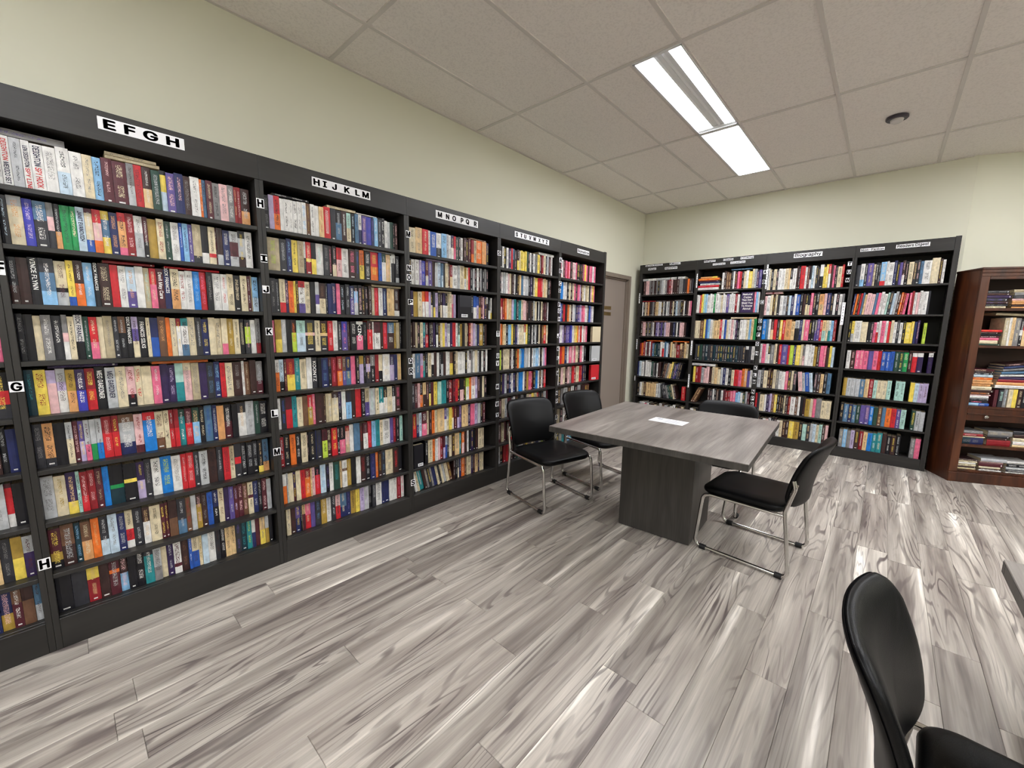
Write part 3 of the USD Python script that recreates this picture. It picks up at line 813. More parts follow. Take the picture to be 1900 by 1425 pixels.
B_ROWS = [
 (0, "60:w/S 200:w5w/r 355:s/k 478:w/k 648:w/r 820:w/S 1000:w5a 1170:w/S 1305:W/S 1425:c/k 1570:m/P 1760:m/W 1860:S5s | 145:r/m 265:n5E 385:G/s 465:k1y4a 575:v/P 695:B/P 785:n/S 910:w/S 945:o 995:z 1085:m/W 1175:S/k 1285:P/S 1370:S 1410:R 1465:R/P 1580:n6O/s"),
 (20, "165:k/a 370:s2W/O 510:i/l 690:z4K/w 785:S3P3K 870:k6O/s 1000:g/G 1085:g 1200:a/k 1305:m1W6b 1420:r3P4o 1530:y2z4y 1640:B/O 1750:r2O6p 1860:R/P | 150:w4s/S 215:m6k/w 335:Y/o 435:W/R 525:G/s 635:w/S 680:b/w 755:c/B 815:v 930:e8K/W 1025:k7w/s 1118:W7r1W 1140:m 1220:n7s 1310:B/w 1425:s3m4s 1520:k2s5n 1615:w/k"),
 (135, "290:k6n/s 450:n/w 590:k/w 795:K3z4c/w 955:W6k1s 1055:y8b 1180:n5o/w 1308:c/w 1385:k/w 1540:n/W 1650:r/w 1755:w/S 1875:a6v/O | 160:w/S 240:e/T 330:r4p 430:m/w 520:B/w 635:W5O 720:w/R 820:w/S 910:C/c 1000:r/p 1085:k/S 1195:w/S 1280:w/r 1370:W/k 1455:k/W 1545:W/k 1595:m 1615:e 1695:c6a/k"),
 (265, "385:k/S 515:k/x 620:W/S 760:S/w 895:K/w 975:S4P2w 1065:W/k 1180:w6k/k 1258:G/s 1370:r6p 1450:W/R 1578:e/S 1650:K/s 1750:u4k 1830:k/w | 90:l3v3W 195:k/w 250:W/k 355:B5b 460:u/O 520:o/n 600:W/S 660:R2w 755:t2w5z 855:W/S 935:K/s 1030:B/y 1118:W/S 1200:W/S 1280:W7p 1365:Y 1445:W/k 1515:k/W 1590:K2x5K 1660:w/s 1720:S7R/k"),
 (385, "525:D/t 690:y7y/R 820:l3P 950:s3l2w 1075:Y5O 1205:V5i/w 1340:R5r 1475:k/S 1615:s/k 1755:W/S 1870:P7k/R | 132:W/r 270:W/S 385:p/w 490:V/w 585:V/l 695:T5t/W 800:W2P/S 905:e/S 1005:V/w 1105:K/z 1185:B/c 1255:r/R 1350:W/S 1475:n/S 1510:w 1580:u/e 1665:n/W 1750:S6m/s"),
 (490, "640:K/S 785:O8K 945:k/S 1040:s4W 1115:m/P 1188:v5l 1265:s6p 1345:s6g 1430:s6C 1560:R4r 1655:R4r 1860:u2s5B/w | 150:P8m/R 315:r2C/w 430:W7u 500:W/k 565:R5r 630:R5r 715:G2t 810:m4r 905:G4c 975:k/W 1080:z/b 1140:B/s 1235:O/n 1340:k5m/w 1420:k/O 1530:K3w 1640:s/S 1705:G/s 1830:k/w"),
 (610, "790:s/S 950:W/Y 1085:V7y 1138:T 1235:R6r 1340:R/P 1435:m/e 1525:C/b 1715:k5g1D/t 1890:k4y1k/y | 170:V5l 180:w 265:K/S 390:w/k 535:C/x 660:w/S 735:r/P 830:r/P 905:K/s 1020:s/k 1140:n/k 1220:K/s 1310:r/m 1375:e6W 1460:K4r2K 1535:k/s 1625:k/s 1690:K5k/s 1755:k8y 1835:z7O"),
 (690, "880:m6Y2k 1060:u5n 1145:D/c 1285:u5O/W 1395:o/O 1510:K6a 1635:a/S 1740:B/s 1845:W5r3w | 145:K/s 240:n4w 385:W/k 440:m 490:m 605:n5u/s 720:K6z/s 790:u/R 862:s/S 935:n3Y 1010:n/S 1085:b/B 1160:B5k/w 1235:W/u 1300:V/s 1365:v/s 1420:m/l 1490:m/P 1555:u/P 1625:W4m1W 1690:B/s 1740:k/s 1805:m/P 1865:s/S"),
 (800, "1020:k/S 1225:K/s 1390:n1y3R 1520:n/k 1660:m3o1m 1770:n5c 1880:k/S | 160:k/w 285:K2t 390:s6S 470:W/R 555:V/s 655:w7m1w 755:n/u 800:b/w 893:W5b 940:W/Y 1020:a/S 1115:w/k 1185:K/n 1245:k/w 1325:E/k 1385:E/k 1460:K/v 1540:D/t 1605:t/x 1655:w5B/k 1715:m/P 1785:E5y 1835:s5Y/k 1885:k/y")]
for i, (st, tx) in enumerate(B_ROWS):
    edge_row(1, i, st, tx, (0, 250), 7.308)
A_ROWS = ['.', '.', "0:k 30:R", "-40:n 70:p/w", "-60:k 190:k4r3K", "-20:w 50:n 150:k/s 300:B5B/s", "135:s/S 235:m1r6w 410:k/W", "60:E 215:K/S 370:Y5y/k 520:s4V", "50:B 215:B6Y 350:u4m 510:n4u/P 640:z6s"]
for i, tx in enumerate(A_ROWS):
    if tx != '.':
        edge_row(0, i, -120, tx, (0, 0), 7.308)
C_ROWS = [
 (485, 45, "110:k/S 175:l/m 250:r5o 300:w/S 360:w/k 415:w/S 465:w/k 520:w/S 575:w/c 630:u/Y 680:w/k 735:w/b 795:E/r 880:r/w 945:K/s 1020:k4z 1085:n/w 1140:T5W 1185:k/a 1230:z 1275:w5B 1330:v/P 1390:i/v 1425:B/v 1470:c/w 1520:K/s 1555:k 1590:w 1625:s/w 1665:G/k 1690:k 1725:n"),
 (485, 80, "245:e/x 330:K/s 395:B/c 470:y/k 545:e/u 575:w5K 640:r5y1R 700:k5y/x 795:w/T 860:K/S 905:n/p 955:k6W 1020:r4P/k 1110:w/k 1190:n/p 1240:K/b 1305:o5y 1380:k/w 1480:r5o/y 1520:b 1570:G3w 1630:E/P 1645:w 1695:w3k/k 1740:K8s"),
 (490, 95, "165:K/S 210:K 285:W7r/k 325:V 390:o/r 420:y 450:n/y 530:r2w5v 595:W/k 655:k/x 705:s4v3w 790:n5W/u 810:K/w 865:B/m 920:B 965:p 1035:k/a 1090:K/s 1140:B4v/w 1190:k2c4s 1240:k/P 1280:n/y 1320:k 1360:n/s 1400:e/w 1450:r/p 1500:w/S 1555:B/a 1600:E 1640:E/W 1710:n8w"),
 (490, 110, "155:p/P 235:Y6y 300:s/w 365:k/S 425:n4x/o 535:T4a 655:K4P1K 720:W/k 815:n4E1K 880:r/P 940:w/S 985:K/w 1055:i3v/p 1095:n/S 1170:k/w 1255:w1k4p/w 1310:k/S 1375:n3r/P 1395:w 1470:m4w/k 1505:n/p 1560:r/p 1640:z4n 1670:Y/n 1710:e/k 1730:k"),
 (495, 120, "175:w4o 230:a7k 265:m 365:R5y/o 435:t/T 515:W/k 580:w/k 655:K/v 700:k/W 785:B/z 825:m3k/S 895:R/p 960:R5o/W 1005:u5v 1070:B5z 1130:p 1170:k/W 1230:Y3l 1255:k/s 1310:m3l3K 1370:S4k/w 1415:R/p 1465:W6k/r 1555:w/W 1610:V4l/s 1650:B/s 1700:E/y"),
 (495, 145, "195:w/S 255:K/b 335:m4r/k 395:t/B 465:W/S 530:u/Y 590:r4Y 625:p 725:n/m 750:n 785:e 830:W/s 910:n2W 955:V6k/s 1005:w/T 1075:K4c/B 1130:n/o 1200:r/p 1245:k/s 1300:e5v 1375:s/T 1420:W/k 1475:t6w 1520:k4w 1580:W/S 1625:k4w 1690:n/p"),
 (505, 110, "165:R 240:k/W 310:o/n 380:k/w 455:W/k 475:k 560:k/W 575:B 640:K/B 705:m4x/k 760:n/W 830:r/y 860:k/w 935:k5p 985:R2P5e 1035:w/s 1110:z/s 1150:n/R 1210:m4w/S 1260:r/p 1310:c/t 1360:t/B 1400:W 1490:w/k 1530:v/p 1565:R/p 1610:k 1650:T/t"),
 (505, 145, "195:w4o 215:s 280:W/e 310:V6m 370:W/G 430:r/m 495:R3o/W 515:E 555:P/m 620:k3r/p 690:a/c 730:k/v 780:w/S 860:G/t 890:E 950:w3u1w 1005:Y/e 1065:k/W 1120:w/m 1190:n/R 1245:k/s 1310:B/v 1345:o/e 1385:n/Y 1435:K/z 1530:W/S 1590:n/r 1640:k/S"),
 (505, 190, "245:W/S 310:n/m 370:v5B 390:k 430:E4m 500:p5r/W 555:v/k 625:K/z 695:Y/W 755:w/S 805:K/s 865:P5r 945:z6B 1000:B/v 1060:Y/k 1110:y/Y 1165:l/v 1220:s/l 1265:k/S 1310:K/s 1385:w/K 1425:B/k 1480:B 1530:w/p 1575:w/S 1625:R/p 1665:w/p")]
for i, (o, st, tx) in enumerate(C_ROWS):
    edge_row(2, i, st, tx, (o, o), 6.786)


def seq_row(wall, bay, row, txt, f0, f1, kind, hh, dd, **kw):
    it = []
    for tok in txt.split():
        n = len(tok) - len(tok.rstrip('*'))
        it.append((1 + .6 * n if n < 4 else n, tok.rstrip('*')))
    rr = random.Random(bay * 31 + row)
    it = [(w * rr.uniform(.85, 1.2), s) for w, s in it]
    L = LB if wall == 'L' else BB
    lo = L[bay] + (2 * ST if bay == 0 else ST) + .001
    hi = L[bay + 1] - (2 * ST if bay == len(L) - 2 else ST) - .001
    fill_row(wall, bay, row, it, lo + (hi - lo) * f0, lo + (hi - lo) * f1, kind, hh, dd, **kw)


D_ROWS = [
 "a W** E** r** w b** w6k** c** s w V5w r5p G k w n n m R6o e o** O** B5k", "B5s k w* w* l i* m6s v* n s a* z5a K W u R5E w** s W** Y5w W r k s k w n s k S k",
 "s V/k Y* W* o4w r4w* l k5w K6y l* k/W n5W V5w k5w e5W W P4p l .**** .*** m k b5w* b4l n5Y m P V w3n k6w w7y", "S n/W n e k W t6B m5r* k/W n V/S k5w n W y* l s4w V r* w G5T Y k e n/W R P* l s B/v Y* k n",
 "s5B k w z* l5p k3t k W* w5k n w k/s k5s n w w u5y* k W w*** w k w k4w S w W* s k w k w", "k K m/w P n5o E5n n k5y m y* T* t* k R* m/r r R4k k5P* n x4w* o5o P4w* l n k W k",
 "p R5r* S5B a m5p* W n o W E** v5w s5W y R5w m n5l v E* E V p* l* s k m", ".**** .** k W* o w/k P R m5l a4b K W n E** t o5P n* w k/s V k/w n W** W", "w W t* n S K S B* W K/s W s W* u* n k k5W B o* u W** V n E* V W W"]
for i, tx in enumerate(D_ROWS):
    seq_row('L', 3, i, tx, .0 if i != 2 else .01, [.93, .93, .99, .91, .93, .92, .90, .89, .88][i], 'paperback', .1725, .107, jit=.005, lean=(0, 14, -13) if i == 8 else None)
E_ROWS = [
 "S k w k w V r z5K K n5y W y y y G k w K w S y* m R W K s n w", "w K w s w P W n w k n E z w s* k V k W y* r* r W E W k/w n", "W m r4P R o W E E l t* K t* W P P n k n k s W k w k W n m n w",
 "r P o E W k c* y k B w W* W r4w y G k w K s k W n u o5r* W", "n x* K W* W W n w k n o T C* C s s w k w a* c* w k w l p", "K K k V s k B w B k s C** w n Y p* R k z C w n w n r",
 "k n W s m k w n k S k W P y W r k K s m", "s m W m n r* k G s k W n p k t K W s n w", "W s k R r m n k G s w k y n S W k B s x k"]
for i, tx in enumerate(E_ROWS):
    seq_row('L', 4, i, tx, .005, [.95, .94, .90, .89, .88, .88, .93, .93, .9][i], 'paperback', .1725, .107, jit=.005)
F_ROWS = [
 "w p w m p r p n P w p k k K m p y p m p p w p", "c* C* w w k W n W p V p l m W w e W K P y p", "p m b V r n o W n w s B v l p p w* V b l w", "p l w l V v v i w E y o P r w P p", "y W r o B w p P p W n p w k", "W w k P W n P S r R W* r R B k",
 "n k S s n w k s n m m", "W e k w l n s w k G y", "o k S t k c t r n k W s W y"]
for i, tx in enumerate(F_ROWS):
    seq_row('L', 5, i, tx, .005, [.88, .89, .88, .73, .72, .74, .85, .8, .88][i], 'paperback', .1725, .107, jit=.005)

HC = dict(kind='hardcover', hh=.225, dd=.155, setback=.02)


def back(bay, row, txt, f0=.005, f1=.97, **kw):
    q = dict(HC); q.update(kw)
    seq_row('B', bay, row, txt, f0, f1, q.pop('kind'), q.pop('hh'), q.pop('dd'), **q)


DV = dict(kind='dvd', hh=.187, dd=.135, jit=.001, setback=.02)
back(0, 0, "n W P w n S w s K w s w S m R P w s n w S K n o n w", .03, .97, **DV)
back(0, 1, "w K W u O n w S n E E w w n w K w s w n W k a S w k n w k n P p", .02, .97, **DV)
back(0, 2, "n P P k s K w w n v l V v K l P P n k B K w s P* w n", .02, .9, **DV)
back(0, 3, "R o R w m w R z G D D w w4r z a k E W u4e R* E4u n E W", .02, .97, hh=.19, jit=.02)
back(0, 4, "B a* w* S w w* w G S k w n* k n u S E y K v B K k", .0, .9, hh=.21, jit=.015, lean=(12, 23, 9))
back(0, 5, "k w W n E E E E E w s K K S G G W n . . r*", .02, .97, hh=.19, jit=.012, lean=(11, 18, -14))
back(0, 6, "k s w p w k n W k w n s k w w k n W", .02, .96, hh=.18, jit=.02)
back(1, 0, ". . . . . . . . . . . . w n u u k w m p r k W w y* W s V v", .0, .98, hh=.205, jit=.015)
back(1, 1, "w w r y T c w* w w g w* w W w w v* w w w R w . . . . . . . . p c w", .0, .98, hh=.225, jit=.012)
back(1, 2, "W* W u* y b c w W E* E r w b W w P w V k w* w* W c E g", .0, .97, hh=.235, jit=.014)
back(1, 3, "K K G K D K K D K K D K K D D K D K K K w2k K w8k", .03, .98, hh=.2, jit=.002)
back(1, 4, "y R R s P P n W E W s B w k W r* p o O v w", .03, .98, hh=.205, jit=.015)
back(1, 5, "u u . . n K w k u k w m R R p p c c w G s m", .02, .97, hh=.195, jit=.015, lean=(0, 2, 24))
back(1, 6, "w W k n w s k w w p n k w S w k", .02, .9, hh=.19, jit=.02)
back(2, 0, "w W/k k W* K w* w* W* E K5w w* n k r** w m k6w a w K K w5k* y y r4w n p k W* r", .0, .93, hh=.228, jit=.02)
back(2, 1, "P w* W n W K w* s* K a B w b* k n k5W K5W p K k O5E* P B* k w k w S", .0, .97, hh=.225, jit=.015)
back(2, 2, "C* z w n5E r* n y r O** E* s4k* B W p* k k S5v v r E5T* W w5t c R . S", .0, .98, hh=.222, jit=.015)
back(2, 3, "w p* w K5w S* W n r v** r x* B y* W S5P w* w w Y n p* p n y a", .0, .93, hh=.22, jit=.014)
back(2, 4, "s* K W* n n W S w w p K5u W K P* s b* a K n E k z", .0, .93, hh=.215, jit=.014, lean=(13, 17, -6))
back(2, 5, "r K W* w V l u y k n k W n R w** u w k n Y* W p S** W* W**", .0, .97, hh=.205, jit=.012)
back(2, 6, "w n k w P s k n w W n n y* Y* k T* K s a W T n P", .0, .97, hh=.2, jit=.015)
back(3, 0, "K* w7c* K v** W k K c8r** w w** B k v n6w k W* K K z w** W** n w", .0, .95, hh=.222, jit=.012)
back(3, 1, "B o n r z E P* P* z p w* w* T K a s n o R p p R w P w w** K", .0, .85, hh=.21, jit=.012, lean=(0, 20, 4))
back(3, 2, "k y6s w** W** k K p w5r w p* w r W w K/w w k y* y B V . x", .0, .86, hh=.21, jit=.014)
RD = dict(hh=.19, jit=.003)
back(3, 3, "w n p p p v p r b b b G G g n w2r w2V . w2V", .02, .97, **RD)
back(3, 4, "Y s s s z E R T W W T . T T . y a l l", .02, .97, hh=.187, jit=.004)
back(3, 5, "k z B z G v v C G u z o r v T . G s s", .02, .98, hh=.192, jit=.006)
back(3, 6, "S c S l n R E C t t n k n k . . S p", .05, .98, hh=.196, jit=.01)


# ---- which of them become objects: the 300 that show largest of each kind
def area(q):
    if q['wall'] == 'L':
        p = [(DL - .03, q['s'], q['z']), (DL - .03, q['s'] + q['th'], q['z']), (DL - .03, q['s'], q['z'] + q['h'])]
    else:
        p = [(q['s'], DB + .02, q['z']), (q['s'] + q['th'], DB + .02, q['z']), (q['s'], DB + .02, q['z'] + q['h'])]
    a = [pix(x) for x in p]
    if a[1][0] < 0 or a[0][0] > 1900 or a[0][1] > 1500:
        return -1
    # behind the table and its chairs
    if q['wall'] == 'B' and q['bay'] < 2 and q['row'] == 6:
        return 0.001
    return abs(a[1][0] - a[0][0]) * abs(a[2][1] - a[0][1])


for q in QUEUE:
    q['area'] = area(q)
QUEUE = [q for q in QUEUE if q['area'] >= 0]
chosen = set()
for kind, most in (('paperback', 300), ('hardcover', 300), ('dvd', 100)):
    L = sorted((q for q in QUEUE if q['kind'] == kind), key=lambda q: -q['area'])
    chosen |= {id(q) for q in L[:most]}

TITLES = {('L', 1, 0, 2): [('DEIGHTON', 'ink_red', .27), ('MEXICO SET', 'ink_navy', .72)], ('L', 1, 0, 4): [('LEN DEIGHTON', 'ink_navy', .32), ('SPY LINE', 'ink_red', .76)], ('L', 1, 0, 5): [('DEIGHTON', 'ink_navy', .25), ('SPY HOOK', 'ink_red', .7)],
          ('L', 1, 1, 9): [('JANET EVANOVICH', 'ink_navy', .42)], ('L', 1, 2, 3): [('VINCE FLYNN', 'ink_white', .35)], ('L', 1, 2, 9): [('DICK FRANCIS', 'ink_white', .3)], ('L', 1, 2, 17): [('Devil May Care', 'ink_white', .42)], ('L', 1, 2, 18): [('DICK FRANCIS', 'ink_white', .27)],
          ('L', 1, 3, 8): [('DICK FRANCIS', 'ink_navy', .3)], ('L', 1, 3, 15): [('DICK FRANCIS', 'ink_white', .32)], ('L', 1, 3, 17): [('FRANCIS SILKS', 'ink_white', .45)], ('L', 1, 4, 8): [('MEG GARDINER', 'ink_white', .42)], ('L', 1, 4, 9): [('MEG GARDINER', 'ink_navy', .42)],
          ('L', 2, 4, 7): [('KOONTZ', 'ink_black', .3)], ('L', 2, 4, 8): [('KOONTZ', 'ink_white', .45)], ('L', 2, 3, 16): [('KING', 'ink_white', .38)]}
R90 = np.array([[0, 1, 0], [-1, 0, 0], [0, 0, 1.0]])


def place(q):
    """4x4 placement of an upright book, leaning ones turned about their lower edge"""
    M = np.eye(4)
    a = math.radians(q['lean'])
    if a:
        # positive: the top tips towards the far end; the foot keeps to the shelf
        c, s_ = math.cos(a), math.sin(a)
        Rx = np.array([[1, 0, 0], [0, c, s_], [0, -s_, c]])
        off = np.array([0, 0, q['th'] * s_ if a > 0 else 0.0])
        M[:3, :3] = Rx
        M[:3, 3] = off
    W = np.eye(4)
    if q['wall'] == 'L':
        W[:3, 3] = (DL - q['sb'], q['s'], q['z'])
    else:
        W[:3, :3] = R90
        W[:3, 3] = (q['s'], DB + q['sb'], q['z'])
    return W @ M


LNAME = ['unsigned', 'EFGH', 'HIJKLM', 'MNOPQR', 'STUVWXYZ', 'Romance']
BNAME = ['War', 'Religion', 'Biography', 'Non-Fiction']
ROWS_N = {'L': 9, 'B': 7}
stuff = {}
for q in QUEUE:
    r = random.Random((q['bay'] * 20 + q['row']) * 100 + q['idx'] + (q['wall'] == 'B') * 77777)
    hard = q['kind'] == 'hardcover'
    title = TITLES.get((q['wall'], q['bay'], q['row'], q['idx']))
    cv = cover(q['th'], q['h'], q['d'], q['spec'], r, hard, q['kind'] == 'dvd', bool(title))
    M = place(q)
    if id(q) in chosen:
        nm = {'paperback': 'paperback_book', 'hardcover': 'hardcover_book', 'dvd': 'dvd_case'}[q['kind']]
        word = {'paperback': 'paperback', 'hardcover': 'book', 'dvd': 'DVD case'}[q['kind']]
        end = 'near end' if q['wall'] == 'L' else 'door end'
        lab = '%s %s, %s from %s, %s shelf, %s bookcase' % (words_of(q['spec']), word, nth(q['idx']), end, 'bottom' if q['row'] == ROWS_N[q['wall']] - 1 else 'top' if q['row'] == 0 else ORD[q['row']], (LNAME if q['wall'] == 'L' else BNAME)[q['bay']])
        x = UsdGeom.Xform.Define(stage, path_for(nm))
        x.AddTransformOp().Set(Gf.Matrix4d(*M.T.ravel().tolist()))
        grp = {'paperback': 'paperbacks on the left wall', 'hardcover': 'books on the back wall', 'dvd': 'DVD cases on the back wall'}[q['kind']]
        tag(x, lab, 'DVD case' if q['kind'] == 'dvd' else 'book', grp)
        p = x.GetPrim()
        cvp = cv.emit('cover' if q['kind'] != 'dvd' else 'case', p)
        if q['kind'] != 'dvd':
            obj('pages', page_box(q['th'], q['h'], q['d'], hard), 'pages', p)
        if title:
            for tx, mt, fr in title:
                hgt = q['th'] * .5
                tm = meshkit.text_mesh(tx, hgt, .0003, bold=True)
                ww = np.ptp(tm.vertices[:, 0])
                lettering(tx, hgt, (.0002, q['th'] / 2, q['h'] * (1 - fr)), (0, 0, -1), (0, 1, 0), mt, cvp, 'title', sx=min(1.4, q['h'] * (.42 if len(title) > 1 else .66) / ww))
    else:
        S = stuff.setdefault(q['kind'], [Acc(), []])
        S[0].add(cv, M)
        if q['kind'] != 'dvd':
            pg = page_box(q['th'], q['h'], q['d'], hard)
            pg.apply_transform(M)
            S[1].append(pg)
for kind, (a, pgs) in stuff.items():
    x = thing({'paperback': 'packed_paperback_rows', 'hardcover': 'packed_hardcover_rows'}[kind], {'paperback': 'remaining mass of small paperbacks filling the farther shelves of the left wall', 'hardcover': 'remaining mass of books filling the back wall shelves nearest the door'}[kind], 'books', kind='stuff')
    a.emit('covers', x)
    obj('pages', cat(pgs), 'pages', x)


# ---- books lying flat on top of the rows: (wall, bay, row, px from, px to at the row top, thickness, spec)
def lying(wall, bay, row, x0, x1, th, spec, dep=.107, lift=0.0, words=None, inset=0.0):
    z = ROWTOP[(wall, bay, row)] + .0006 + lift
    ax, val = (0, DL - .046) if wall == 'L' else (1, DB + .02)
    y = pix(ray_to(ax, val, x0, 500))[1]

    def solve(px):
        lo, hi = (-6.8, -1.6) if wall == 'L' else (0.0, 3.2)
        for _ in range(40):
            mid = (lo + hi) / 2
            P = (val, mid, z) if wall == 'L' else (mid, val, z)
            if pix(P)[0] < px:
                lo = mid
            else:
                hi = mid
        return lo
    s0, s1 = solve(x0), solve(x1)
    L = LB if wall == 'L' else BB
    s0, s1 = max(s0, L[bay] + ST + .002), min(s1, L[bay + 1] - ST - .002)
    r = random.Random(int(x0 * 7 + row))
    hard = wall == 'B'
    cv = cover(th, s1 - s0, dep, spec, r, hard)
    # laid down: the spine still faces out, its head towards the near end
    Rm = np.array([[1, 0, 0], [0, 0, -1], [0, 1, 0.0]])
    M = np.eye(4)
    M[:3, :3] = Rm
    M[:3, 3] = (0, s1 - s0, 0)
    W = np.eye(4)
    if wall == 'L':
        W[:3, 3] = (DL - .048 - inset, s0, z)
    else:
        W[:3, :3] = R90
        W[:3, 3] = (s0, DB + .022 + inset, z)
    W = W @ M
    x = UsdGeom.Xform.Define(stage, path_for('lying_book'))
    x.AddTransformOp().Set(Gf.Matrix4d(*W.T.ravel().tolist()))
    nm = (LNAME if wall == 'L' else BNAME)[bay]
    tag(x, '%s book lying flat on the %s row, %s bookcase%s' % (words_of(spec), ORD[row] if row else 'top', nm, ', ' + words if words else ''), 'book', 'books lying flat on the rows')
    p = x.GetPrim()
    cv.emit('cover', p)
    obj('pages', page_box(th, s1 - s0, dep, hard), 'pages', p)
    return z + th


lying('L', 1, 0, -40, 120, .024, 'S/v', .15)
lying('L', 1, 0, 194, 296, .013, 'e/W', words='lower of two')
lying('L', 1, 0, 194, 290, .012, 'W/S', lift=.0136, words='upper of two')
lying('L', 1, 2, 190, 287, .011, 'R/n')
lying('L', 1, 2, 305, 407, .009, 'r/R')
lying('L', 1, 4, 88, 219, .013, 'V/v')
lying('L', 1, 4, 282, 386, .012, 'o/O')
lying('L', 1, 4, 400, 458, .01, 'n/w')
lying('L', 1, 6, 387, 467, .011, 'u/e')
lying('L', 2, 0, 505, 573, .012, 'k/w')
lying('L', 2, 0, 607, 660, .013, 'W/k')
lying('L', 2, 0, 661, 714, .006, 'w7k')
lying('L', 2, 1, 675, 732, .007, 's/k')
lying('L', 2, 2, 690, 748, .012, 'W/S')
lying('L', 2, 3, 688, 739, .009, 'W/w')
lying('L', 2, 5, 619, 686, .01, 'w/k')
lying('L', 3, 0, 872, 902, .01, 'u/e')
lying('L', 3, 1, 791, 831, .008, 'l/k')
lying('L', 3, 2, 813, 838, .01, 'W/k')
lying('L', 3, 4, 870, 892, .007, 's/k')
lying('L', 3, 4, 894, 912, .007, 'w/k')
bt = ROWTOP[('L', 4, 0)]
lying('L', 4, 0, 1000, 1028, .02, 'w/B')
for i, (a, b) in enumerate(((1193, 1218), (1219, 1243), (1245, 1271))):
    lying('B', 0, 0, a, b, .03, ('s4w/S', 's/S', 'w4k1w')[i], .13)
lying('B', 0, 1, 1192, 1216, .014, 'R/n', .13)
lying('B', 0, 1, 1217, 1241, .014, 'n/s', .13)
lying('B', 0, 1, 1242, 1268, .014, 'n4S', .13)
lying('B', 0, 2, 1189, 1212, .014, 'n/P', .13)
lying('B', 0, 2, 1213, 1237, .02, 'u/v', .13)
lying('B', 0, 2, 1238, 1264, .014, 'K/s', .13)
lying('B', 0, 3, 1200, 1228, .01, 'o/r', .13)
lying('B', 0, 3, 1248, 1278, .012, 'o/O', .13)
lying('B', 1, 0, 1357, 1396, .013, 'z/a')
lying('B', 1, 1, 1330, 1368, .014, 'w/s')
lying('B', 1, 2, 1356, 1404, .018, 'W5E')
lying('B', 1, 4, 1282, 1327, .03, 'w/v')
lying('B', 2, 1, 1418, 1452, .022, 'P4R1P')
for a, b, wd in ((1597, 1640, 'first of three'), (1642, 1686, 'middle of three'), (1689, 1736, 'last of three')):
    lying('B', 3, 3, a, b, .012, 'n/u', words=wd)

# the pile at the door end of the top shelf under the Religion sign
ROWTOP[('B', 1, 0)] = BZ2[0] + .0003
zz = 0.0
for th, sp, x0, x1 in ((.03, 'w/p', 1292, 1333), (.026, 'r/p', 1295, 1334), (.022, 'w7s', 1299, 1336), (.016, 'B/z', 1297, 1335), (.02, 'm/k', 1297, 1333), (.024, 'o/y', 1296, 1335), (.02, 'O7y', 1300, 1331)):
    lying('B', 1, 0, x0, x1, th, sp, .15, zz, words='in a pile')
    zz += th + .0008


# ---- books stood face out
def face_out(label, wall, bay, row, px0, px1, h, th, spec, texts=(), barcode=None, mt='ink_white', turn=0.0, sb=.012):
    z = (LZ if wall == 'L' else (BZ2 if bay == 1 else BZ))[row] + .0003
    ax, val = (0, DL - sb) if wall == 'L' else (1, DB + sb)
    def solve(px):
        lo, hi = (-6.8, -1.6) if wall == 'L' else (0.0, 3.2)
        for _ in range(40):
            mid = (lo + hi) / 2
            if pix((val, mid, z) if wall == 'L' else (mid, val, z))[0] < px:
                lo = mid
            else:
                hi = mid
        return lo
    s0, s1 = solve(px0), solve(px1)
    s1 = min(s1, (LB if wall == 'L' else BB)[bay + 1] - ST - .004 - (ST + .003 if (wall, bay) == ('L', 5) else 0))
    x = thing('face_out_book', label, 'book', (DL - sb, s0, z) if wall == 'L' else (s0, DB + sb, z), (0 if wall == 'L' else -90) + turn)
    w = s1 - s0
    bs, ink = bands(spec)
    a = Acc()
    acc = 0
    for f_, ch in bs:
        za, zb = h * (1 - acc), h * (1 - acc - f_)
        a.quad([(0, 0, zb), (0, w, zb), (0, w, za), (0, 0, za)], LINC[ch], LINC[ink or 'k'], [(0, 0, .3)] * 4)
        acc += f_
    a.box(-.0012, -.0001, 0, w, 0, h, LINC[bs[0][1]], .3)
    a.box(-th, -th + .001, 0, w, 0, h, LINC[bs[-1][1]], .3)
    a.box(-th, -.0001, -.001, 0, 0, h, LINC[bs[0][1]], .3)
    c = a.emit('cover', x)
    obj('pages', box(-th + .0012, -.0014, .001, w - .002, .0008, h - .001), 'pages', x)
    for tx, fz, hh in texts:
        tm = meshkit.text_mesh(tx, hh, .001, bold=True)
        ww = np.ptp(tm.vertices[:, 0])
        lettering(tx, hh, (.0003, w / 2, h * fz), (0, 1, 0), (0, 0, 1), mt, c, 'title', sx=min(1.0, w * .88 / ww))
    if barcode:
        b0, b1 = barcode
        bc = obj('barcode_label', box(.0002, .0006, w * b0, w * b1, .008, .03), 'paper_white', c)
        bars = [box(.0006, .0008, w * (b0 + (b1 - b0) * (.1 + .1 * k)), w * (b0 + (b1 - b0) * (.1 + .1 * k + (.03 + .04 * (k % 2)))), .012, .027) for k in range(8)]
        obj('bars', cat(bars), 'ink_black', bc)
    return x


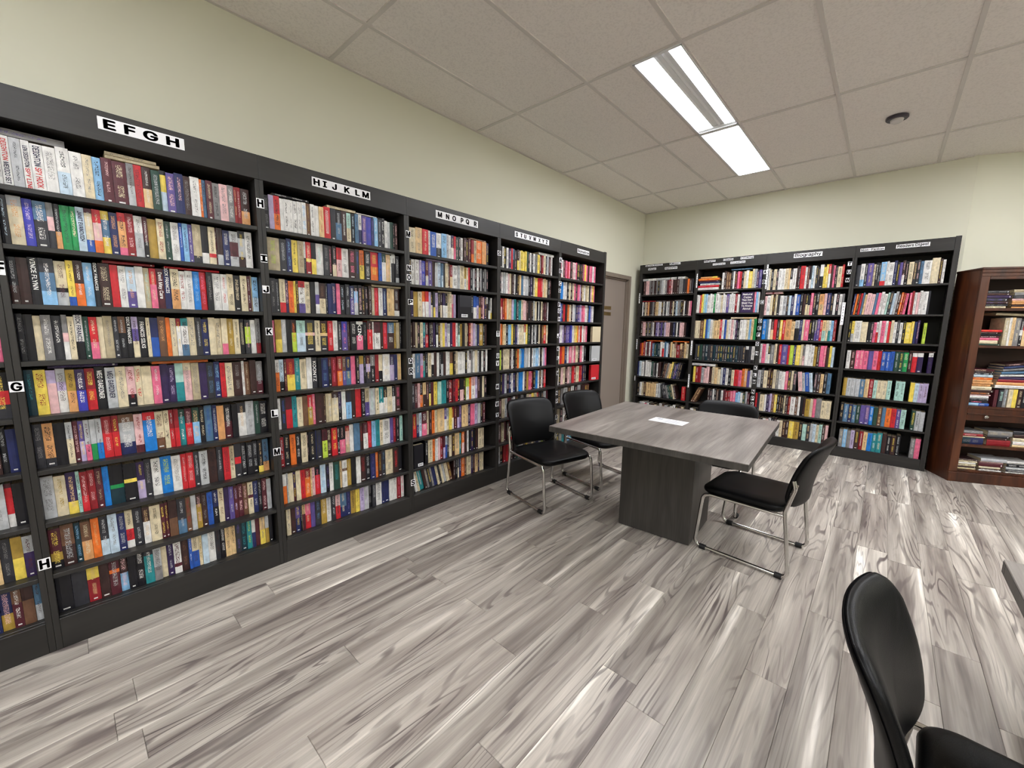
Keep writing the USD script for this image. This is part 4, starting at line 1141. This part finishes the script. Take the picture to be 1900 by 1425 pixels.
face_out('black paperback standing face out with a white barcode on the MNOPQR bookcase third shelf', 'L', 3, 2, 853.5, 874.5, .168, .025, 'K5k', barcode=(.12, .68))
face_out('black paperback standing face out near the bottom of the MNOPQR bookcase', 'L', 3, 7, 769, 786, .168, .03, 'k', barcode=(.4, .95))
face_out('cream book standing face out at the far end of the fourth Romance shelf', 'L', 5, 3, 1099, 1117, .168, .03, 'W/k', turn=-8, sb=.02)
face_out('grey book standing face out with a barcode on the fifth Romance shelf', 'L', 5, 4, 1097, 1113, .168, .03, 's', barcode=(.15, .6), turn=-8, sb=.02)
face_out('red book standing face out with a barcode on the sixth Romance shelf', 'L', 5, 5, 1096, 1111, .168, .03, 'r', barcode=(.1, .6), turn=-8, sb=.02)
face_out('purple book standing face out with white title words on the second Religion shelf', 'B', 1, 1, 1373, 1396, .236, .028, 'V', [('Natural', .90, .022), ('Cures', .755, .022), ("They Don't", .61, .022), ('Want You', .47, .022), ('To Know', .33, .022), ('About', .19, .022)])

# ------------------------------------------------------------------ tables
def table(label, quad, zt, ped, name='meeting_table'):
    """square laminate table on a box pedestal; quad = the four corners of its top, ped = (cx, cy, w, d, turn)"""
    q = np.array(quad, float)
    c = q.mean(0)
    ang = math.degrees(math.atan2(*(q[1] - q[0] + q[2] - q[3])[::-1]))
    t = thing(name, label, 'table', (c[0], c[1], 0), ang)
    ca, sa = math.cos(math.radians(ang)), math.sin(math.radians(ang))
    wx = (np.linalg.norm(q[1] - q[0]) + np.linalg.norm(q[2] - q[3])) / 2
    wy = (np.linalg.norm(q[3] - q[0]) + np.linalg.norm(q[2] - q[1])) / 2
    th = .036
    seeded(obj('tabletop', box(-wx / 2, wx / 2, -wy / 2, wy / 2, zt - .004, zt, .0015), 'table_laminate', t), (3, 7, 1))
    eb = []
    for a in (box(-wx / 2, wx / 2, -wy / 2, -wy / 2 + .03, zt - th, zt - .0042, .001), box(-wx / 2, wx / 2, wy / 2 - .03, wy / 2, zt - th, zt - .0042, .001),
              box(-wx / 2, -wx / 2 + .03, -wy / 2 + .03, wy / 2 - .03, zt - th, zt - .0042, .001), box(wx / 2 - .03, wx / 2, -wy / 2 + .03, wy / 2 - .03, zt - th, zt - .0042, .001)):
        seeded(obj('edge_band', a, 'table_dark', t), (rnd.uniform(0, 50), 2, 5))
    seeded(obj('top_underside', box(-wx / 2 + .03, wx / 2 - .03, -wy / 2 + .03, wy / 2 - .03, zt - th + .002, zt - .0042), 'table_dark', t), (9, 2, 5))
    dx, dy = ped[0] - c[0], ped[1] - c[1]
    lx, ly = dx * ca + dy * sa, -dx * sa + dy * ca
    w, d = ped[2] / 2, ped[3] / 2
    for a in (box(lx - w, lx + w, ly - d, ly - d + .02, .006, zt - th + .002, .001), box(lx - w, lx + w, ly + d - .02, ly + d, .006, zt - th + .002, .001),
              box(lx - w, lx - w + .02, ly - d + .0202, ly + d - .0202, .006, zt - th + .002, .001), box(lx + w - .02, lx + w, ly - d + .0202, ly + d - .0202, .006, zt - th + .002, .001)):
        seeded(obj('pedestal_panel', a, 'table_dark', t), (rnd.uniform(0, 50), rnd.uniform(0, 50), 5))
    obj('levelling_foot', cat([trimesh.creation.cylinder(.014, .008, transform=trimesh.transformations.translation_matrix((lx + i * (w - .05), ly + j * (d - .05), .004))) for i in (-1, 1) for j in (-1, 1)]), 'rubber', t)
    return t


ZTAB = .73
C4 = [ray_to(2, ZTAB, *q)[:2] for q in ((1022, 791), (1387, 861), (1449, 783), (1158, 744))]
table('grey wood-grain square table on a dark box pedestal with a white notice on it', C4, ZTAB, (1.692, -3.052, .46, .44))
T2 = np.array([3.0, -4.10])
table('grey wood-grain table cut off by the edge of the photo', [T2 + (0, -1.12), T2 + (1.08, -1.12), T2 + (1.08, 0), T2], ZTAB, (T2[0] + .54, T2[1] - .56, .46, .46))

# notice lying on the table
N = np.array([ray_to(2, ZTAB, *q)[:2] for q in ((1203, 779.5), (1267, 790.5), (1278, 784), (1217, 774))])
nc = N.mean(0)
na = math.degrees(math.atan2(*((N[1] - N[0]) + (N[2] - N[3]))[::-1]))
nw = (np.linalg.norm(N[1] - N[0]) + np.linalg.norm(N[2] - N[3])) / 2
nh = (np.linalg.norm(N[3] - N[0]) + np.linalg.norm(N[2] - N[1])) / 2
nt = thing('paper_notice', 'white laminated paper notice lying on the grey table', 'notice', (nc[0], nc[1], ZTAB), na)
obj('sheet', box(-nw / 2, nw / 2, -nh / 2, nh / 2, .0002, .0014), 'paper_white', nt)
mat('faint_print', {'p': ('principled_bsdf', {'base_color': lin((176, 178, 190)), 'roughness': .6})}, [])
obj('faint_print', cat([box(-nw * .38, -nw * .22, nh * .1, nh * .3, .0014, .0016)] + [box(-nw * .1, nw * f, nh * y, nh * (y + .07), .0014, .0016) for f, y in ((.2, .28), (.34, .1), (.3, -.08), (.38, -.26))]), 'faint_print', nt)


# ------------------------------------------------------------------ chairs
def chair_meshes():
    parts = []
    hw = .232                                     # half the distance between the side loops
    r = .0105
    for s in (-1, 1):
        y = s * hw
        # one bent tube each side: back post, rear leg, floor runner, front leg, seat rail
        p = round_path([(-.226, y * .96, .552), (-.238, y * .97, .515), (-.205, y, .375), (-.25, y, r + .004), (.245, y, r + .004), (.215, y, .352), (-.203, y * .985, .352)], .045, 7)
        parts.append(('side_frame', tube(p, r, 12), 'chrome', 40))
    parts.append(('cross_bar', tube([(.12, -hw, .352), (.12, hw, .352)], .009, 10), 'chrome', 40))
    parts.append(('cross_bar', tube([(-.14, -hw, .352), (-.14, hw, .352)], .009, 10), 'chrome', 40))
    for s in (-1, 1):
        for x in (-.205, .195):
            g = trimesh.creation.cylinder(.0155, .034, sections=16)
            g.apply_transform(trimesh.transformations.rotation_matrix(math.pi / 2, (0, 1, 0)))
            g.apply_translation((x, s * hw, r + .004))
            b = box(x - .015, x + .015, s * hw - .009, s * hw + .009, 0, .012, .002)
            parts.append(('rubber_foot', cat([g, b]), 'rubber', 35))

    # seat: dished pad with a rolled front edge
    def seat(x, y, z):
        fx = x + .02
        zz = .386 + z - .012 * (1 - (y / .22) ** 2) * max(0, 1 - (x / .22) ** 2)
        if fx > .12:
            zz -= .9 * (fx - .12) ** 2 * (1 if z > 0 else .3)
        zz += .08 * max(0, -fx - .13) ** 1.5
        return (fx, y, zz)
    L = [(.03, -.038), (.012, -.034), (.003, -.024), (0, -.012), (.003, .0), (.012, .009), (.03, .015), (.07, .019)]
    parts.append(('seat', pillow(.435, .452, .07, L, seat), 'vinyl', 60))

    # back: pad curved round the sitter, leaning back, with a plastic outer shell
    def back(off):
        def w(x, y, z):
            h = (x + .165) / .33                  # 0 at the lower edge, 1 at the top
            yy = y * (.91 + .09 * math.sin(h * math.pi * .5))
            depth = .048 * (1 - (y / .23) ** 2)
            lean = -.225 - .05 * h - .045 * h * h + .012 * math.sin(h * math.pi)
            return (lean - depth + off + z + .022, yy, .388 + .345 * h + (.012 * (1 - (y / .23) ** 2) if h > .8 else 0))
        return w
    Lb = [(.02, -.006), (.004, -.004), (0, .004), (.002, .014), (.01, .021), (.026, .026), (.05, .028)]
    parts.append(('backrest', pillow(.33, .455, .06, Lb, back(0)), 'vinyl', 60))
    Ls = [(.03, -.014), (.012, -.012), (.004, -.008), (.002, -.0042)]
    parts.append(('back_shell', pillow(.33, .455, .06, Ls, back(0)), 'shell_plastic', 60))
    for s in (-1, 1):
        yb = s * (hw * .97 - .008)
        br = [box(-.010, .010, yb - .002, yb + .002, -.036, .036, .001)]
        for zz in (-.022, .022):
            c = trimesh.creation.cylinder(.004, .009, sections=10)
            c.apply_transform(trimesh.transformations.rotation_matrix(math.pi / 2, (1, 0, 0)))
            c.apply_translation((.006, yb, zz))
            br.append(c)
        b = cat(br)
        b.apply_transform(trimesh.transformations.rotation_matrix(-.24, (0, 1, 0)))
        b.apply_translation((-.232, 0, .5))
        parts.append(('bracket', b, 'chrome', 35))
    return parts


CH = chair_meshes()
CHAIRS = [(.86, -3.266, -14, 'black vinyl chair on chrome sled legs between the STUVWXYZ shelves and the table'),
          (.93, -2.60, -14, 'black vinyl chair behind the first one, beside the Romance shelves'),
          (1.81, -2.42, -90, 'black vinyl chair behind the table, facing it from the Biography shelves'),
          (2.215, -3.005, 176, 'black vinyl chair at the open side of the table, its back turned to the room'),
          (3.045, -4.635, -3, 'large black vinyl chair in front of the cut-off second table, nearest of all'),
          (3.485, -3.70, -90, 'black chair of which only a rubber foot shows at the photo edge')]
chair0 = None
for x, y, a, lab in CHAIRS:
    if chair0 is None:
        chair0 = thing('side_chair', lab, 'chair', (x, y, 0), a, 'black sled-base chairs')
        for n, m, mt, sm in CH:
            obj(n, m, mt, chair0, smooth=sm)
    else:
        p = UsdGeom.Xform.Define(stage, path_for('side_chair'))
        p.GetPrim().GetReferences().AddInternalReference(chair0.GetPath())
        p.ClearXformOpOrder()
        p.GetPrim().SetInstanceable(True)
        UsdGeom.XformCommonAPI(p).SetTranslate(Gf.Vec3d(x, y, 0))
        UsdGeom.XformCommonAPI(p).SetRotate(Gf.Vec3f(0, 0, a))
        tag(p, lab, 'chair', 'black sled-base chairs')

# ------------------------------------------------------------------ brown bookcase set against the angled wall
BA = np.array([3.251, -.424])
BANG = 25.1
bc = thing('brown_bookcase', 'reddish-brown wooden bookcase crammed with stacked books, at an angle past the dark bookcases', 'bookcase', (BA[0], BA[1], 0), BANG)
BW, BDEP, BH = .95, .30, 1.885
ST2 = .06


def mh(name, m_, mt='mahogany', parent=None):
    return seeded(obj(name, m_, mt, parent or bc), (rnd.uniform(0, 50), rnd.uniform(0, 50), rnd.uniform(0, 50)))


mh('side_panel', box(0, .02, .02, BDEP, 0, BH, .001))
mh('side_panel', box(BW - .02, BW, .02, BDEP, 0, BH, .001))
mh('back_panel', box(.02, BW - .02, BDEP - .01, BDEP - .002, .05, BH - .02), 'mahogany_inner')
mh('top', box(-.006, BW + .006, -.012, BDEP, BH - .018, BH, .003))
mh('stile', box(0, ST2, 0, .02, .09, BH - .02, .002))
mh('stile', box(BW - ST2, BW, 0, .02, .09, BH - .02, .002))
mh('frieze', box(ST2, BW - ST2, 0, .02, 1.785, BH - .02, .002))
mh('cornice', cat([box(-.004, BW + .004, -.008, .0, BH - .045, BH - .0185, .002), box(-.001, BW + .001, -.004, 0, BH - .075, BH - .047, .002)]))
mh('plinth', box(-.006, BW + .006, -.012, .02, 0, .0885, .003))
mh('bottom', box(.02, BW - .02, .02, BDEP - .01, .09, .108))
BSH = [1.545, 1.228, .695, .345]
for z in BSH:
    mh('shelf', box(.02, BW - .02, .006, BDEP - .012, z - .022, z, .002))
drw = sub('drawer', bc)
mh('drawer_front', box(ST2, BW - ST2, .002, .02, .565, .672, .002), parent=drw)
mh('drawer_lip', box(ST2, BW - ST2, -.006, .006, .62, .632, .002), parent=drw)
kn = lathe([(0, 0), (.006, 0), (.006, .01), (.015, .016), (.016, .024), (.01, .031), (0, .032)], 20)
kn.apply_transform(trimesh.transformations.rotation_matrix(math.pi / 2, (1, 0, 0)))
for x in (.185, BW - .185):
    k2 = kn.copy(); k2.apply_translation((x, .002, .606))
    obj('knob', k2, 'chrome', drw, smooth=40)
cb, sb_ = math.cos(math.radians(BANG)), math.sin(math.radians(BANG))
Wb = np.eye(4)
Wb[:2, :2] = [[cb, -sb_], [sb_, cb]]
Wb[:2, 3] = BA
FACE = np.array([[0, 1, 0], [-1, 0, 0], [0, 0, 1.0]])   # spine towards the front of the case
HOW = ['top', 'second', 'third', 'below-drawer', 'bottom']
cnt = {}


def brown(comp, s0, s1, z, th, spec, flat=True, h=.2, dep=.16, tilt=0.0, y=.03, words=''):
    """a book in the brown case: flat ones from s0 to s1 at height z, upright ones from s0, th thick"""
    r = random.Random(int(s0 * 999 + z * 7777))
    if flat:
        cv = cover(th, s1 - s0, dep, spec, r, True)
        pg = page_box(th, s1 - s0, dep, True)
        M = np.eye(4)
        M[:3, :3] = np.array([[1, 0, 0], [0, 0, -1], [0, 1, 0.0]])
        M[:3, 3] = (0, s1 - s0, 0)
    else:
        cv = cover(th, h, dep, spec, r, True)
        pg = page_box(th, h, dep, True)
        M = np.eye(4)
    F = np.eye(4)
    F[:3, :3] = FACE
    if tilt:
        a = math.radians(tilt)
        Rt = np.eye(4)
        Rt[:3, :3] = [[math.cos(a), 0, math.sin(a)], [0, 1, 0], [-math.sin(a), 0, math.cos(a)]]
        F = Rt @ F
    F[:3, 3] = (s0, y, z)
    X = Wb @ F @ M
    x = UsdGeom.Xform.Define(stage, path_for('stacked_book'))
    x.AddTransformOp().Set(Gf.Matrix4d(*X.T.ravel().tolist()))
    k = cnt[comp] = cnt.get(comp, 0) + 1
    tag(x, '%s %s, %s counted from inner corner, %s compartment, brown bookcase' % (words_of(spec), words or ('flat book' if flat else 'upright book'), nth(k), HOW[comp]), 'book', 'books crammed in the brown bookcase')
    p = x.GetPrim()
    cv.emit('cover', p)
    obj('pages', pg, 'pages', p)


def pile(comp, s0, z, lst, w=.15, dep=.17, y=.03):
    r = random.Random(int(s0 * 100) + comp)
    for th, sp in lst:
        a = s0 + r.uniform(0, .012)
        brown(comp, a, a + w * r.uniform(.86, 1.06), z + .0004, th, sp, dep=dep, y=y + r.uniform(0, .012))
        z += th + .0008


pile(0, .07, BSH[0], [(.018, 'W/k'), (.016, 'K/s'), (.022, 'n/v'), (.026, 'K/v'), (.022, 'V/n'), (.02, 'n/u'), (.02, 'K/S')], .16)
pile(0, .25, BSH[0], [(.014, 'O/W'), (.016, 'n/k'), (.014, 'O/u'), (.018, 'O/n'), (.016, 'P/n'), (.024, 'K/S'), (.026, 'S/T'), (.024, 'e/u')], .2)
pile(0, .5, BSH[0], [(.02, 'n/W'), (.02, 'W/k'), (.02, 'R/k'), (.024, 'K/W'), (.02, 'B/W')], .2)
pile(1, .07, BSH[1], [(.012, 'G/k'), (.03, 'W/y'), (.022, 'p/r'), (.016, 'm/w'), (.014, 'k/w'), (.016, 'n/S'), (.02, 'r/o')], .14)
for i, (th, sp, h) in enumerate(((.03, 'e/w', .235), (.016, 'w/S', .24), (.022, 'E/u', .24), (.034, 'S/W', .235), (.02, 'k4w2k/w', .225), (.05, 'r4E/w', .22), (.03, 'W/k', .23), (.03, 'n/W', .22), (.03, 'b/W', .23), (.03, 'W/S', .22))):
    brown(1, .228 + sum((.03, .016, .022, .034, .02, .05, .03, .03, .03, .03)[:i]) + .001 * i, 0, BSH[1] + .0004, th, sp, False, h)
brown(1, .17, .40, BSH[1] + .262, .02, 'e/u', dep=.16, y=.05, tilt=3, words='askew book')
pile(2, .072, BSH[2], [(.024, 'c5b'), (.02, 'k/p'), (.02, 'K/s'), (.022, 'w/k'), (.012, 'P/u'), (.018, 'u/o'), (.02, 'n/O'), (.03, 'W/k'), (.02, 'O/n'), (.018, 'O/u'), (.02, 'O/k'), (.02, 'o/W'), (.022, 'a/S'), (.016, 'K/w'), (.014, 'n/s'), (.016, 'm/W')], .15)
for i, (th, sp, h) in enumerate(((.024, 'm/P', .15), (.03, 'K/T', .15), (.024, 'S/a', .16), (.03, 'W/S', .16), (.028, 'y/k', .16), (.03, 'n/W', .16), (.03, 'k/w', .16), (.03, 'B/w', .16), (.03, 'w/k', .16), (.03, 'R/W', .16), (.03, 'K/W', .16))):
    brown(2, .245 + .031 * i, 0, BSH[2] + .0004, th, sp, False, h)
zz = BSH[2] + .166
for i, (th, sp, t) in enumerate(((.026, 'w/S', 0), (.026, 'O/p', 0), (.024, 'R/p', 0), (.02, 'V/n', 0), (.016, 'w', -3), (.02, 'z/S', -5), (.018, 'S/K', -7), (.018, 'B/z', -8), (.018, 'n/P', -8))):
    brown(2, .235 + .006 * i, .47 + .006 * i, zz + .0008 * i, th, sp, dep=.18, tilt=t, words='tilted book' if t else '')
    zz += th + (.004 if t else 0)
pile(3, .07, BSH[3], [(.058, 'D4B/S'), (.012, 'W/w'), (.022, 'R/P'), (.026, 'S/s')], .16)
pile(3, .248, BSH[3], [(.052, 'R/o'), (.016, 'n/u'), (.02, 'K/S'), (.042, 'S/e')], .16)
pile(3, .42, BSH[3], [(.02, 'E/W'), (.03, 'w/P'), (.03, 'W/S'), (.03, 'n/w'), (.03, 'K/w')], .18)
pile(4, .07, .108, [(.016, 'W/y'), (.012, 'n/W'), (.022, 'W/k'), (.012, 'w/e'), (.014, 'W/n'), (.014, 'n/W')], .14)
pile(4, .222, .108, [(.012, 'w/m'), (.01, 'n/w'), (.016, 'W/w'), (.034, 'm/P'), (.012, 'P/m'), (.028, 's/l')], .17)
pile(4, .41, .108, [(.012, 'w/k'), (.02, 'K/w'), (.02, 's/w'), (.03, 'k/w'), (.02, 'w/k')], .18)
